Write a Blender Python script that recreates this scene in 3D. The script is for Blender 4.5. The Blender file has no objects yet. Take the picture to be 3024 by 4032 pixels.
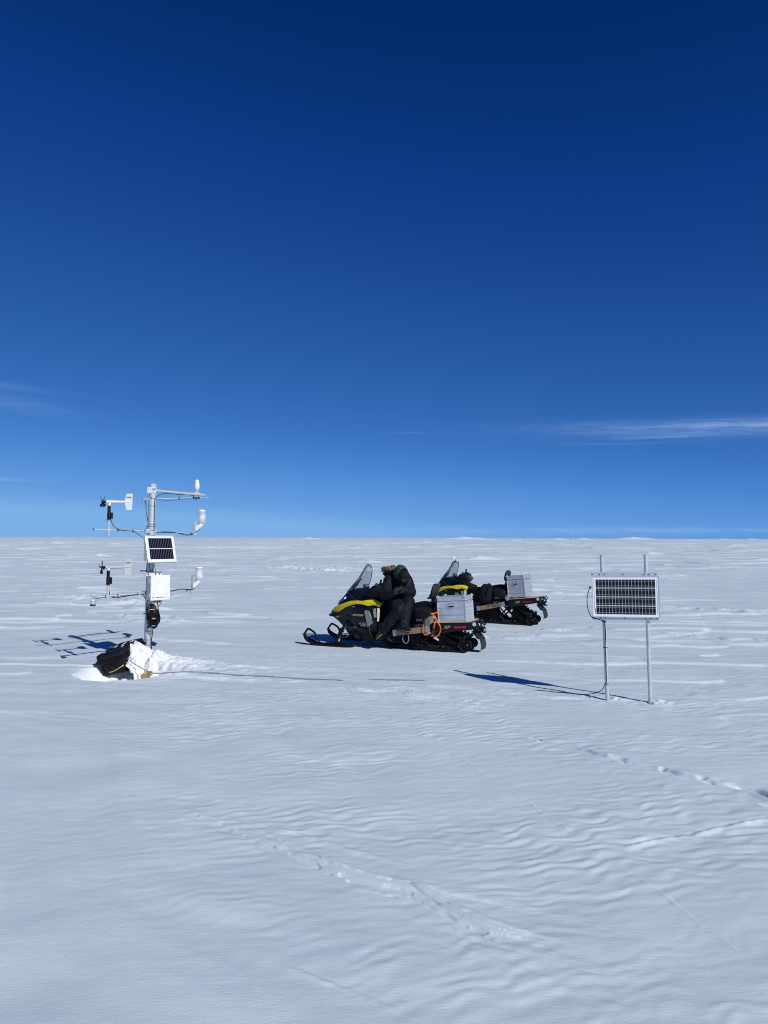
import bpy, bmesh, math, random
import numpy as np
from mathutils import Vector, Matrix
random.seed(7)
scn = bpy.context.scene
COL = scn.collection
R = math.radians

# ------------------------------------------------------------------ camera
cam_d = bpy.data.cameras.new('camera')
cam = bpy.data.objects.new('camera', cam_d)
COL.objects.link(cam)
scn.camera = cam
PITCH, ROLL = math.atan(102 / 2850), math.atan(8 / 3024)
cf = Vector((0, math.cos(PITCH), math.sin(PITCH)))
cu = Vector((0, -math.sin(PITCH), math.cos(PITCH)))
cr = Vector((1, 0, 0))
crr = cr * math.cos(ROLL) + cu * math.sin(ROLL)
cuu = cu * math.cos(ROLL) - cr * math.sin(ROLL)
m = Matrix((crr, cuu, -cf)).transposed().to_4x4()
m.translation = Vector((0, 0, 1.75))
cam.matrix_world = m
cam_d.sensor_fit = 'VERTICAL'
cam_d.sensor_height = 24
cam_d.lens = 24 * 2850 / 4032
cam_d.clip_start = 0.05
cam_d.clip_end = 60000

# ------------------------------------------------------------------ light
SUN_EL, SUN_AZ = R(35), R(140)          # azimuth clockwise from +Y: behind the camera, to the right
sun_d = bpy.data.lights.new('sun', 'SUN')
sun_d.energy = 4.0
sun_d.angle = R(0.53)
sun_d.color = (1.0, 0.97, 0.94)
sun = bpy.data.objects.new('sun', sun_d)
COL.objects.link(sun)
S = Vector((math.cos(SUN_EL) * math.sin(SUN_AZ), math.cos(SUN_EL) * math.cos(SUN_AZ), math.sin(SUN_EL)))
sun.rotation_euler = S.to_track_quat('Z', 'Y').to_euler()

w = bpy.data.worlds.new('World')
scn.world = w
w.use_nodes = True
nt = w.node_tree
N, L = nt.nodes, nt.links
bg = N['Background']
sky = N.new('ShaderNodeTexSky')
sky.sky_type = 'NISHITA'
sky.sun_disc = False
sky.sun_elevation = SUN_EL
sky.sun_rotation = SUN_AZ
sky.altitude = 2600
sky.air_density = 1.0
sky.dust_density = 0.0
sky.ozone_density = 3.0
bg.inputs['Strength'].default_value = 0.1
# thin, dry polar air: the Nishita brightness graded to the deep blue of the photograph
sg = N.new('ShaderNodeSeparateColor'); L.new(sky.outputs[0], sg.inputs[0])
sc0 = N.new('ShaderNodeMath'); sc0.operation = 'MULTIPLY'; sc0.inputs[1].default_value = 0.08; L.new(sg.outputs[1], sc0.inputs[0])
ramp = N.new('ShaderNodeValToRGB'); ramp.color_ramp.interpolation = 'LINEAR'
SKY = ((0.060, (0, 34, 90)), (0.105, (2, 43, 104)), (0.141, (13, 58, 131)), (0.238, (35, 85, 159)), (0.467, (61, 118, 195)), (0.646, (83, 141, 214)), (0.869, (104, 160, 223)), (0.985, (124, 176, 230)))
def lin(c): return tuple((v / 255 / 12.92 if v <= 10 else ((v / 255 + 0.055) / 1.055) ** 2.4) for v in c)
els = ramp.color_ramp.elements
while len(els) < len(SKY): els.new(0.5)
for e_, (p_, c_) in zip(els, SKY):
    e_.position = p_ * 0.8; e_.color = (*lin(c_), 1)
L.new(sc0.outputs[0], ramp.inputs[0])
vm = N.new('ShaderNodeVectorMath'); vm.operation = 'SCALE'; vm.inputs['Scale'].default_value = 10.0
L.new(ramp.outputs[0], vm.inputs[0])
# thin cirrus: soft streaks at their own bearing and height in the sky
tc = N.new('ShaderNodeTexCoord')
sep = N.new('ShaderNodeSeparateXYZ'); L.new(tc.outputs['Generated'], sep.inputs[0])
def mth(op, a, b=None, c=None):
    n = N.new('ShaderNodeMath'); n.operation = op
    for i, v in enumerate((a, b, c)):
        if v is None: continue
        if isinstance(v, (int, float)): n.inputs[i].default_value = v
        else: L.new(v, n.inputs[i])
    return n.outputs[0]
az = mth('ARCTAN2', sep.outputs[0], sep.outputs[1])
el = mth('ARCSINE', sep.outputs[2])
cmb = N.new('ShaderNodeCombineXYZ')
L.new(mth('MULTIPLY', az, 9.0), cmb.inputs[0]); L.new(mth('MULTIPLY', mth('ADD', el, mth('MULTIPLY', az, 0.05)), 120.0), cmb.inputs[1])
nz = N.new('ShaderNodeTexNoise'); nz.inputs['Scale'].default_value = 1.6; nz.inputs['Detail'].default_value = 6; nz.inputs['Roughness'].default_value = 0.62
nz.inputs['Distortion'].default_value = 0.6
L.new(cmb.outputs[0], nz.inputs['Vector'])
streak = mth('MULTIPLY_ADD', nz.outputs['Fac'], 2.6, -0.75)
streak = mth('MINIMUM', mth('MAXIMUM', streak, 0.0), 1.0)
mask = None
# bearing, height, half width, half thickness, tilt, strength
for a0, e0, sa, se, ti, st in ((0.47, 0.1385, 0.20, 0.0098, -0.03, 0.62), (0.37, 0.1305, 0.05, 0.0014, -0.01, 0.30), (0.31, 0.1245, 0.07, 0.0012, -0.02, 0.18),
                               (-0.52, 0.1865, 0.075, 0.0040, -0.06, 0.20), (-0.50, 0.1655, 0.085, 0.0085, -0.10, 0.20), (-0.52, 0.0725, 0.06, 0.0016, -0.02, 0.45),
                               (-0.49, 0.0695, 0.03, 0.0012, 0.0, 0.3), (-0.53, 0.0615, 0.05, 0.0016, 0.0, 0.4), (0.32, 0.0105, 0.26, 0.0045, 0.0, 0.42), (0.04, 0.145, 0.03, 0.001, 0.0, 0.12)):
    da = mth('SUBTRACT', az, a0)
    de = mth('SUBTRACT', mth('SUBTRACT', el, e0), mth('MULTIPLY', da, ti))
    q = mth('ADD', mth('POWER', mth('ABSOLUTE', mth('DIVIDE', da, sa)), 2.0), mth('POWER', mth('ABSOLUTE', mth('DIVIDE', de, se)), 2.0))
    g = mth('MULTIPLY', mth('EXPONENT', mth('MULTIPLY', q, -1.0)), st)
    mask = g if mask is None else mth('ADD', mask, g)
cmask = mth('MINIMUM', mth('MULTIPLY', mask, mth('MULTIPLY_ADD', streak, 0.85, 0.12)), 0.8)
mixc = N.new('ShaderNodeMix'); mixc.data_type = 'RGBA'
L.new(cmask, mixc.inputs[0]); L.new(vm.outputs[0], mixc.inputs[6])
mixc.inputs[7].default_value = (3.6, 5.3, 8.6, 1)
L.new(mixc.outputs[2], bg.inputs['Color'])

scn.view_settings.view_transform = 'Standard'
scn.view_settings.look = 'None'
scn.view_settings.exposure = 0.0
scn.view_settings.gamma = 1.0
scn.render.engine = 'CYCLES'
scn.cycles.max_bounces = 8
scn.cycles.pixel_filter_type = 'BLACKMAN_HARRIS'
scn.cycles.filter_width = 1.05
scn.cycles.transparent_max_bounces = 12

# ------------------------------------------------------------------ materials
def mat(name, color, rough=0.6, metal=0.0, spec=0.5, var=0.0, vscale=30.0, bump=0.0, bscale=200.0, color2=None, rvar=0.0, coat=0.0, aniso=(1, 1, 1), sheen=0.0):
    m = bpy.data.materials.new(name); m.use_nodes = True
    nt = m.node_tree; n = nt.nodes; l = nt.links
    b = n['Principled BSDF']
    b.inputs['Base Color'].default_value = (*color, 1)
    b.inputs['Roughness'].default_value = rough
    b.inputs['Metallic'].default_value = metal
    b.inputs['Specular IOR Level'].default_value = spec
    b.inputs['Coat Weight'].default_value = coat
    b.inputs['Sheen Weight'].default_value = sheen
    if var or bump or color2 or rvar:
        t = n.new('ShaderNodeTexCoord'); mp = n.new('ShaderNodeMapping')
        mp.inputs['Scale'].default_value = aniso
        l.new(t.outputs['Object'], mp.inputs[0])
    if var or color2 or rvar:
        z = n.new('ShaderNodeTexNoise'); z.inputs['Scale'].default_value = vscale; z.inputs['Detail'].default_value = 5
        l.new(mp.outputs[0], z.inputs['Vector'])
    if var or color2:
        c2 = color2 or tuple(max(0, c * (1 - var)) for c in color)
        c1 = color if color2 else tuple(min(1, c * (1 + var)) for c in color)
        rp = n.new('ShaderNodeValToRGB')
        rp.color_ramp.elements[0].position = 0.36; rp.color_ramp.elements[1].position = 0.64
        rp.color_ramp.elements[0].color = (*c1, 1); rp.color_ramp.elements[1].color = (*c2, 1)
        l.new(z.outputs['Fac'], rp.inputs[0]); l.new(rp.outputs[0], b.inputs['Base Color'])
    if rvar:
        mr = n.new('ShaderNodeMapRange'); mr.inputs[1].default_value = 0.3; mr.inputs[2].default_value = 0.7
        mr.inputs[3].default_value = max(0.03, rough - rvar); mr.inputs[4].default_value = min(1, rough + rvar)
        l.new(z.outputs['Fac'], mr.inputs[0]); l.new(mr.outputs[0], b.inputs['Roughness'])
    if bump:
        z2 = n.new('ShaderNodeTexNoise'); z2.inputs['Scale'].default_value = bscale; z2.inputs['Detail'].default_value = 3
        l.new(mp.outputs[0], z2.inputs['Vector'])
        bp = n.new('ShaderNodeBump'); bp.inputs['Strength'].default_value = bump; bp.inputs['Distance'].default_value = 0.01
        l.new(z2.outputs['Fac'], bp.inputs['Height']); l.new(bp.outputs[0], b.inputs['Normal'])
    return m

def clear_mat(name, tint, fac, rough=0.05):
    m = bpy.data.materials.new(name); m.use_nodes = True
    nt = m.node_tree; n = nt.nodes; l = nt.links
    out = n['Material Output']; n.remove(n['Principled BSDF'])
    tr = n.new('ShaderNodeBsdfTransparent'); tr.inputs[0].default_value = (*tint, 1)
    gl = n.new('ShaderNodeBsdfGlossy'); gl.inputs['Roughness'].default_value = rough
    df = n.new('ShaderNodeBsdfDiffuse'); df.inputs[0].default_value = (0.5, 0.52, 0.53, 1)
    a = n.new('ShaderNodeMixShader'); a.inputs[0].default_value = fac
    b = n.new('ShaderNodeMixShader')
    fr = n.new('ShaderNodeFresnel'); fr.inputs[0].default_value = 1.22
    z = n.new('ShaderNodeTexNoise'); z.inputs['Scale'].default_value = 9
    mr = n.new('ShaderNodeMapRange'); mr.inputs[3].default_value = fac * 0.4; mr.inputs[4].default_value = fac * 1.7
    l.new(z.outputs['Fac'], mr.inputs[0]); l.new(mr.outputs[0], a.inputs[0])
    l.new(tr.outputs[0], a.inputs[1]); l.new(df.outputs[0], a.inputs[2])
    l.new(fr.outputs[0], b.inputs[0]); l.new(a.outputs[0], b.inputs[1]); l.new(gl.outputs[0], b.inputs[2])
    l.new(b.outputs[0], out.inputs[0])
    return m

M = {}
M['galv'] = mat('galvanised_steel', (0.60, 0.62, 0.64), 0.38, 0.45, var=0.12, vscale=45, rvar=0.1)
M['alu'] = mat('aluminium', (0.64, 0.66, 0.68), 0.36, 0.55, var=0.06, vscale=20, rvar=0.08, aniso=(1, 1, 6))
M['alu_sheet'] = mat('aluminium_sheet', (0.66, 0.67, 0.67), 0.36, 0.7, var=0.09, vscale=6, rvar=0.1, aniso=(1, 1, 4), bump=0.04, bscale=30)
M['alu_dark'] = mat('dull_aluminium', (0.38, 0.41, 0.45), 0.45, 0.6, var=0.1)
M['white'] = mat('white_plastic', (0.67, 0.68, 0.67), 0.42, var=0.03, vscale=12)
M['cream'] = mat('white_fibreglass', (0.74, 0.73, 0.67), 0.45, var=0.035, vscale=14, bump=0.03)
M['vane'] = mat('vane_plastic', (0.56, 0.59, 0.61), 0.45, var=0.03)
M['shield_white'] = mat('shield_plastic', (0.84, 0.85, 0.84), 0.45, var=0.02)
M['black'] = mat('black_plastic', (0.005, 0.0055, 0.007), 0.5, spec=0.2, var=0.2, vscale=25)
M['rubber'] = mat('black_rubber', (0.006, 0.006, 0.007), 0.7, spec=0.25, var=0.3, vscale=40)
M['cable'] = mat('cable_rubber', (0.007, 0.0075, 0.009), 0.6, spec=0.2, var=0.2)
M['grey_cable'] = mat('grey_cable', (0.22, 0.23, 0.24), 0.6, var=0.1)
M['cell'] = mat('solar_cell', (0.003, 0.004, 0.010), 0.14, spec=0.3, var=0.3, vscale=25)
M['vane_grey'] = mat('grey_vane_plastic', (0.42, 0.45, 0.48), 0.5, var=0.04)  # greyer vane plastic, for body and fin of the lower wind monitor
M['cell_gap'] = mat('cell_gap', (0.64, 0.66, 0.67), 0.5)
M['cell_gap_dark'] = mat('dark_cell_gap', (0.11, 0.12, 0.17), 0.5)
M['busbar'] = mat('silver_line', (0.55, 0.58, 0.62), 0.4, 0.3)
M['panel_white'] = mat('panel_backing', (0.84, 0.85, 0.85), 0.5, spec=0.25, var=0.02)
M['panel_white_small'] = mat('small_panel_backing', (0.66, 0.67, 0.68), 0.55, spec=0.2, var=0.02)
M['ink'] = mat('black_ink', (0.02, 0.02, 0.025), 0.6)
M['caseblack'] = mat('case_plastic', (0.006, 0.007, 0.0085), 0.55, spec=0.25, var=0.25, vscale=18, bump=0.08, bscale=250)
M['yellow'] = mat('yellow_plastic', (0.66, 0.51, 0.012), 0.36, spec=0.35, var=0.05, vscale=8, coat=0.1)
M['navy'] = mat('dark_body_plastic', (0.0045, 0.0055, 0.010), 0.36, spec=0.35, var=0.15, vscale=9)
M['grey_plastic'] = mat('grey_plastic', (0.20, 0.21, 0.21), 0.4, 0.2, var=0.08, vscale=20)
M['dk_grey'] = mat('dark_grey_plastic', (0.018, 0.019, 0.021), 0.55, spec=0.3, var=0.15, vscale=30, bump=0.1)
M['seat'] = mat('seat_vinyl', (0.005, 0.005, 0.006), 0.6, spec=0.2, var=0.2, vscale=30, bump=0.15, bscale=120)
M['fabric'] = mat('dark_nylon', (0.007, 0.008, 0.011), 0.8, spec=0.12, var=0.3, vscale=30, bump=0.3, bscale=80, sheen=0.03)
M['grey_fabric'] = mat('grey_nylon', (0.06, 0.06, 0.062), 0.8, spec=0.2, var=0.2, vscale=20, bump=0.3, bscale=60)
M['ply'] = mat('plywood', (0.33, 0.23, 0.13), 0.7, color2=(0.23, 0.155, 0.085), vscale=14, aniso=(1, 6, 14))
M['pale_ply'] = mat('pale_plywood', (0.50, 0.42, 0.29), 0.7, color2=(0.38, 0.31, 0.21), vscale=16, aniso=(1, 8, 20))
M['timber'] = mat('pine_timber', (0.52, 0.33, 0.12), 0.7, color2=(0.36, 0.21, 0.07), vscale=20, aniso=(8, 1, 8))
M['oldwood'] = mat('weathered_timber', (0.50, 0.47, 0.40), 0.8, color2=(0.38, 0.35, 0.30), vscale=20, aniso=(8, 8, 1))
M['orange'] = mat('orange_webbing', (0.85, 0.13, 0.012), 0.65, var=0.12, vscale=60, bump=0.2)
M['red'] = mat('red_reflector', (0.36, 0.012, 0.015), 0.22, var=0.1, vscale=60)
M['amber'] = mat('amber_reflector', (0.80, 0.38, 0.01), 0.2, var=0.1, vscale=80)
M['lamp'] = mat('headlamp_glass', (0.12, 0.17, 0.24), 0.08, 0.4, spec=0.8, var=0.4, vscale=15)
M['mirror'] = mat('mirror_glass', (0.35, 0.5, 0.7), 0.05, 0.9, var=0.05)
M['camo'] = mat('camouflage_cloth', (0.34, 0.31, 0.20), 0.85, color2=(0.07, 0.075, 0.05), vscale=26, bump=0.2, bscale=60)
M['fur'] = mat('brown_fur', (0.30, 0.20, 0.12), 0.9, spec=0.1, color2=(0.15, 0.09, 0.05), vscale=30)
M['green'] = mat('green_quilted_nylon', (0.022, 0.055, 0.048), 0.6, spec=0.3, var=0.2, vscale=20)
M['parka'] = mat('navy_parka_nylon', (0.0038, 0.0046, 0.010), 0.65, spec=0.17, var=0.35, vscale=14, bump=0.35, bscale=30, sheen=0.03)
M['trouser'] = mat('dark_blue_trousers', (0.0046, 0.0058, 0.0125), 0.65, spec=0.17, var=0.35, vscale=12, bump=0.35, bscale=28, sheen=0.03)
M['boot'] = mat('dark_boot', (0.011, 0.010, 0.010), 0.75, spec=0.15, var=0.4, vscale=30, bump=0.2, bscale=80)
M['sole'] = mat('boot_sole_edge', (0.16, 0.15, 0.13), 0.8)
M['glove'] = mat('dark_glove', (0.016, 0.013, 0.018), 0.75, var=0.3, vscale=40, bump=0.2)
M['skin'] = mat('skin', (0.42, 0.24, 0.17), 0.55, var=0.08)
M['visor'] = mat('goggle_lens', (0.010, 0.012, 0.014), 0.08, spec=0.8, var=0.3, vscale=20)
M['yellow_strap'] = mat('yellow_strap', (0.50, 0.50, 0.16), 0.6, var=0.1)
M['tag'] = mat('printed_label', (0.34, 0.33, 0.28), 0.6, color2=(0.10, 0.07, 0.04), vscale=50, aniso=(1, 1, 3))
M['offwhite'] = mat('off_white_paint', (0.62, 0.62, 0.59), 0.5, var=0.05)
M['shield'] = clear_mat('smoky_windshield', (0.78, 0.81, 0.83), 0.11)
M['shield_clear'] = clear_mat('clear_windshield', (0.86, 0.89, 0.88), 0.10)
M['steel'] = mat('shiny_steel', (0.65, 0.66, 0.68), 0.22, 0.95, var=0.1, vscale=60)
M['badge'] = mat('silver_badge', (0.22, 0.23, 0.23), 0.4, 0.3, var=0.05)

# ------------------------------------------------------------------ mesh builder
def V(*a): return Vector(a)
class MB:
    def __init__(s): s.v, s.f, s.mi = [], [], []
    def add(s, vs, fs, mi=0):
        o = len(s.v); s.v += [tuple(v) for v in vs]
        s.f += [tuple(i + o for i in f) for f in fs]; s.mi += [mi] * len(fs)
        return s
    def box(s, c, size, rot=None, mi=0):
        hx, hy, hz = (q / 2 for q in size)
        vs = [V(x, y, z) for x in (-hx, hx) for y in (-hy, hy) for z in (-hz, hz)]
        if rot is not None: vs = [rot @ v for v in vs]
        c = V(*c)
        return s.add([v + c for v in vs], [(0, 1, 3, 2), (4, 6, 7, 5), (0, 4, 5, 1), (2, 3, 7, 6), (0, 2, 6, 4), (1, 5, 7, 3)], mi)
    def tube(s, pts, r, n=8, mi=0, cap=True, closed=False):
        P = [V(*p) for p in pts]; k = len(P)
        rs = r if isinstance(r, (list, tuple)) else [r] * k
        vs = []; up = None
        for i in range(k):
            a = P[(i - 1) % k] if (i or closed) else P[0]; b = P[(i + 1) % k] if (i < k - 1 or closed) else P[-1]
            t = (b - a).normalized()
            if up is None:
                up = V(0, 0, 1) if abs(t.z) < 0.9 else V(1, 0, 0)
            x = t.cross(up)
            if x.length < 1e-5: x = t.cross(V(1, 0.3, 0))
            x.normalize(); y = x.cross(t).normalized(); up = y
            for j in range(n):
                q = 2 * math.pi * j / n
                vs.append(P[i] + x * (rs[i] * math.cos(q)) + y * (rs[i] * math.sin(q)))
        fs = []
        for i in range(k if closed else k - 1):
            i2 = (i + 1) % k
            for j in range(n):
                j2 = (j + 1) % n
                fs.append((i * n + j, i * n + j2, i2 * n + j2, i2 * n + j))
        if cap and not closed:
            fs.append(tuple(range(n - 1, -1, -1))); fs.append(tuple((k - 1) * n + j for j in range(n)))
        return s.add(vs, fs, mi)
    def lathe(s, prof, c=(0, 0, 0), axis=(0, 0, 1), n=20, mi=0):
        ax = V(*axis).normalized(); q = V(0, 0, 1).rotation_difference(ax); c = V(*c)
        vs = []
        for r, z in prof:
            for j in range(n):
                a = 2 * math.pi * j / n
                vs.append(c + q @ V(r * math.cos(a), r * math.sin(a), z))
        fs = []
        for i in range(len(prof) - 1):
            for j in range(n):
                j2 = (j + 1) % n
                fs.append((i * n + j, i * n + j2, (i + 1) * n + j2, (i + 1) * n + j))
        fs.append(tuple(range(n - 1, -1, -1))); fs.append(tuple((len(prof) - 1) * n + j for j in range(n)))
        return s.add(vs, fs, mi)
    def loft(s, secs, mi=0, cap=True, closed=True):
        n = len(secs[0]); vs = [V(*p) for q in secs for p in q]; fs = []
        for i in range(len(secs) - 1):
            for j in range(n if closed else n - 1):
                j2 = (j + 1) % n
                fs.append((i * n + j, i * n + j2, (i + 1) * n + j2, (i + 1) * n + j))
        if cap:
            fs.append(tuple(range(n - 1, -1, -1))); fs.append(tuple((len(secs) - 1) * n + j for j in range(n)))
        return s.add(vs, fs, mi)
    def prism(s, outer, inner, mi=0):
        """solid between two matching 3-D outlines"""
        return s.loft([outer, inner], mi)
    def xz(s, pts, y0, y1, mi=0):
        return s.loft([[(x, y0, z) for x, z in pts], [(x, y1, z) for x, z in pts]], mi)
    def ball(s, c, r, rot=None, nu=16, nv=10, mi=0):
        c = V(*c); r = r if isinstance(r, (list, tuple)) else (r, r, r)
        vs = []
        for i in range(nv + 1):
            th = math.pi * i / nv
            for j in range(nu):
                ph = 2 * math.pi * j / nu
                p = V(r[0] * math.sin(th) * math.cos(ph), r[1] * math.sin(th) * math.sin(ph), r[2] * math.cos(th))
                if rot is not None: p = rot @ p
                vs.append(c + p)
        fs = []
        for i in range(nv):
            for j in range(nu):
                j2 = (j + 1) % nu
                fs.append((i * nu + j, (i + 1) * nu + j, (i + 1) * nu + j2, i * nu + j2))
        return s.add(vs, fs, mi)
    def capsule(s, a, b, ra, rb, n=14, k=6):
        """tapered limb with round ends"""
        a, b = V(*a), V(*b); d = (b - a); ln = d.length; t = d / max(ln, 1e-6)
        pts, rs = [], []
        for i in range(k + 1):
            q = math.pi / 2 * (1 - i / k); pts.append(a - t * (ra * math.sin(q))); rs.append(max(ra * math.cos(q), 1e-4))
        for i in range(k + 1):
            q = math.pi / 2 * i / k; pts.append(b + t * (rb * math.sin(q))); rs.append(max(rb * math.cos(q), 1e-4))
        return s.tube(pts, rs, n)
    def build(s, name, mats, parent=None, smooth=35, bevel=0.0, seg=2, loc=None):
        me = bpy.data.meshes.new(name)
        me.from_pydata(s.v, [], s.f)
        for mm in (mats if isinstance(mats, (list, tuple)) else [mats]): me.materials.append(mm)
        me.polygons.foreach_set('material_index', s.mi)
        bm = bmesh.new(); bm.from_mesh(me)
        bmesh.ops.remove_doubles(bm, verts=bm.verts, dist=1e-6)
        bmesh.ops.dissolve_degenerate(bm, edges=bm.edges, dist=1e-6)
        bmesh.ops.recalc_face_normals(bm, faces=bm.faces)
        bm.to_mesh(me); bm.free()
        if smooth:
            me.shade_smooth(); me.set_sharp_from_angle(angle=R(smooth))
        o = bpy.data.objects.new(name, me); COL.objects.link(o)
        if parent is not None: o.parent = parent
        if loc is not None: o.location = loc
        if bevel:
            b = o.modifiers.new('bevel', 'BEVEL'); b.width = bevel; b.segments = seg; b.limit_method = 'ANGLE'; b.angle_limit = R(40)
        return o

def tag(o, label=None, cat=None, group=None, kind=None):
    if label: o['label'] = label
    if cat: o['category'] = cat
    if group: o['group'] = group
    if kind: o['kind'] = kind
    return o
def thing(name, label, cat, loc=(0, 0, 0), rz=0.0, group=None):
    o = bpy.data.objects.new(name, None); COL.objects.link(o)
    o.location = loc; o.rotation_euler = (0, 0, rz); o.empty_display_size = 0.1
    return tag(o, label, cat, group)
def text(name, body, size, mtx, material, parent=None, extrude=0.0006, xs=1.0, shear=0.0, bold=0.0):
    c = bpy.data.curves.new(name, 'FONT'); c.body = body; c.size = size; c.extrude = extrude
    c.align_x = 'CENTER'; c.align_y = 'CENTER'; c.shear = shear; c.offset = bold
    t = bpy.data.objects.new(name, c); COL.objects.link(t)
    dg = bpy.context.evaluated_depsgraph_get()
    me = bpy.data.meshes.new_from_object(t.evaluated_get(dg))
    bpy.data.objects.remove(t); bpy.data.curves.remove(c)
    me.materials.clear(); me.materials.append(material)
    me.transform(mtx @ Matrix.Diagonal((xs, 1, 1, 1)))
    o = bpy.data.objects.new(name, me); COL.objects.link(o)
    if parent is not None: o.parent = parent
    return o
def frame(o, x, y):
    """4x4 from an origin, an x direction and a y direction"""
    x = V(*x).normalized(); y = V(*y); y = (y - x * y.dot(x)).normalized(); z = x.cross(y)
    mm = Matrix((x, y, z)).transposed().to_4x4(); mm.translation = V(*o)
    return mm
def spline(pts, k=8):
    P = [V(*p) for p in pts]; out = []
    for i in range(len(P) - 1):
        p0 = P[max(i - 1, 0)]; p1 = P[i]; p2 = P[i + 1]; p3 = P[min(i + 2, len(P) - 1)]
        for j in range(k):
            t = j / k
            out.append(0.5 * ((2 * p1) + (p2 - p0) * t + (2 * p0 - 5 * p1 + 4 * p2 - p3) * t * t + (3 * p1 - p0 - 3 * p2 + p3) * t ** 3))
    out.append(P[-1])
    return out
def arc(cx, cz, r, a0, a1, n=8):
    return [(cx + r * math.cos(R(a0 + (a1 - a0) * i / n)), cz + r * math.sin(R(a0 + (a1 - a0) * i / n))) for i in range(n + 1)]

# ------------------------------------------------------------------ snow ground
def gn(x, y, seed):
    """gradient noise, about -1..1"""
    xi = np.floor(x).astype(np.int64); yi = np.floor(y).astype(np.int64)
    fx = x - xi; fy = y - yi
    u = fx * fx * fx * (fx * (fx * 6 - 15) + 10); v = fy * fy * fy * (fy * (fy * 6 - 15) + 10)
    def g(ix, iy, dx, dy):
        h = (ix * 374761393 + iy * 668265263 + seed * 974634599) & 0xffffffff
        h = ((h ^ (h >> 13)) * 1274126177) & 0xffffffff
        a = ((h ^ (h >> 16)) & 0xffff) * (2 * math.pi / 65536)
        return np.cos(a) * dx + np.sin(a) * dy
    a = g(xi, yi, fx, fy); b = g(xi + 1, yi, fx - 1, fy); c = g(xi, yi + 1, fx, fy - 1); d = g(xi + 1, yi + 1, fx - 1, fy - 1)
    return 1.5 * ((a + (b - a) * u) + ((c + (d - c) * u) - (a + (b - a) * u)) * v)
def ss(a, b, t):
    t = np.clip((t - a) / (b - a), 0, 1); return t * t * (3 - 2 * t)
# far sastrugi mounds: x, y, half width, half depth, height
MOUNDS = []
def gpt(px, py):
    d = cf + crr * ((px - 1512) / 2850) - cuu * ((py - 2016) / 2850)
    t = -1.75 / d.z
    return d.x * t, d.y * t
rng = random.Random(3)
for px, py, wd, ht in ((91, 2132, 45, 4), (150, 2136, 34, 4), (141, 2149, 40, 5), (224, 2143, 100, 9), (333, 2143, 70, 6), (446, 2148, 80, 6), (533, 2132, 60, 3),
                       (283, 2190, 125, 9), (405, 2192, 90, 8), (515, 2194, 80, 5), (806, 2195, 75, 6), (911, 2188, 60, 4), (998, 2139, 50, 4), (939, 2149, 60, 3), (1221, 2124, 120, 7),
                       (1440, 2149, 100, 7), (1399, 2197, 50, 5), (1467, 2217, 110, 8), (1100, 2131, 60, 4), (700, 2132, 50, 3), (820, 2129, 60, 3), (640, 2130, 60, 4),
                       (1840, 2124, 210, 9), (1927, 2128, 60, 4), (2200, 2127, 80, 7), (2296, 2126, 70, 7), (2505, 2125, 180, 8), (1500, 2123, 60, 4), (620, 2121, 70, 5), (220, 2120, 60, 4), (2960, 2126, 60, 5), (1120, 2122, 60, 4), (2897, 2154, 90, 8), (2952, 2167, 110, 5),
                       (1899, 2303 - 96, 160, 14), (2569, 2187, 110, 11), (2624, 2229, 64, 7), (1676, 2138, 80, 4), (2086, 2171, 80, 4), (2290, 2150, 50, 3), (2470, 2151, 60, 4),
                       (1560, 2144, 60, 4), (2030, 2130, 80, 5), (2720, 2130, 90, 5), (2850, 2128, 70, 5), (2690, 2200, 120, 4), (2400, 2190, 90, 4), (2780, 2190, 80, 4), (3000, 2210, 90, 6)):
    x0, y0 = gpt(px, py)
    k = y0 / 2850
    MOUNDS.append((x0, y0, wd * k * 0.42, max(ht * k * 7.0, 0.02 * y0), ht * k * 1.15, max(ht * k * 1.15, 0.006 * y0)))
STREAK = np.array((0.66, -0.75)); STREAK /= np.linalg.norm(STREAK)
BANDS = (((-0.42, 4.02), (0.66, 3.20), 0.105, 0.021, 11), ((-1.15, 4.64), (-0.25, 3.92), 0.07, 0.020, 12), ((-0.75, 4.50), (0.1, 3.95), 0.06, 0.008, 22), ((0.1, 3.75), (0.95, 3.35), 0.06, 0.007, 23), ((0.4, 3.25), (0.85, 2.98), 0.05, 0.006, 24), ((-0.4, 8.65), (1.2, 7.6), 0.30, 0.017, 13), ((0.0, 8.9), (2.3, 8.0), 0.16, 0.014, 17),
         ((-2.9, 9.2), (-0.8, 8.75), 0.16, 0.010, 14), ((1.95, 12.95), (2.9, 12.5), 0.20, 0.030, 15), ((-9.8, 22), (-6.0, 18.5), 0.9, 0.035, 25), ((-6.6, 16.5), (-4.0, 14.6), 0.5, 0.026, 26), ((-1.2, 17.2), (2.2, 15.6), 0.5, 0.022, 27), ((-5.5, 42), (-1.5, 38), 1.8, 0.07, 28), ((5.0, 13.2), (7.8, 11.6), 0.4, 0.022, 29), ((6.0, 18.5), (9.5, 16.4), 0.6, 0.03, 30), ((-4.2, 12.6), (-2.4, 11.9), 0.2, 0.014, 38), ((-3.9, 7.4), (-1.2, 6.3), 0.25, 0.004, 16), ((-2.6, 6.4), (-1.0, 5.3), 0.25, 0.003, 18),
         ((1.9, 14.4), (3.5, 13.5), 0.10, 0.030, 19), ((-3.6, 10.6), (-1.8, 9.6), 0.4, 0.008, 21))
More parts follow.
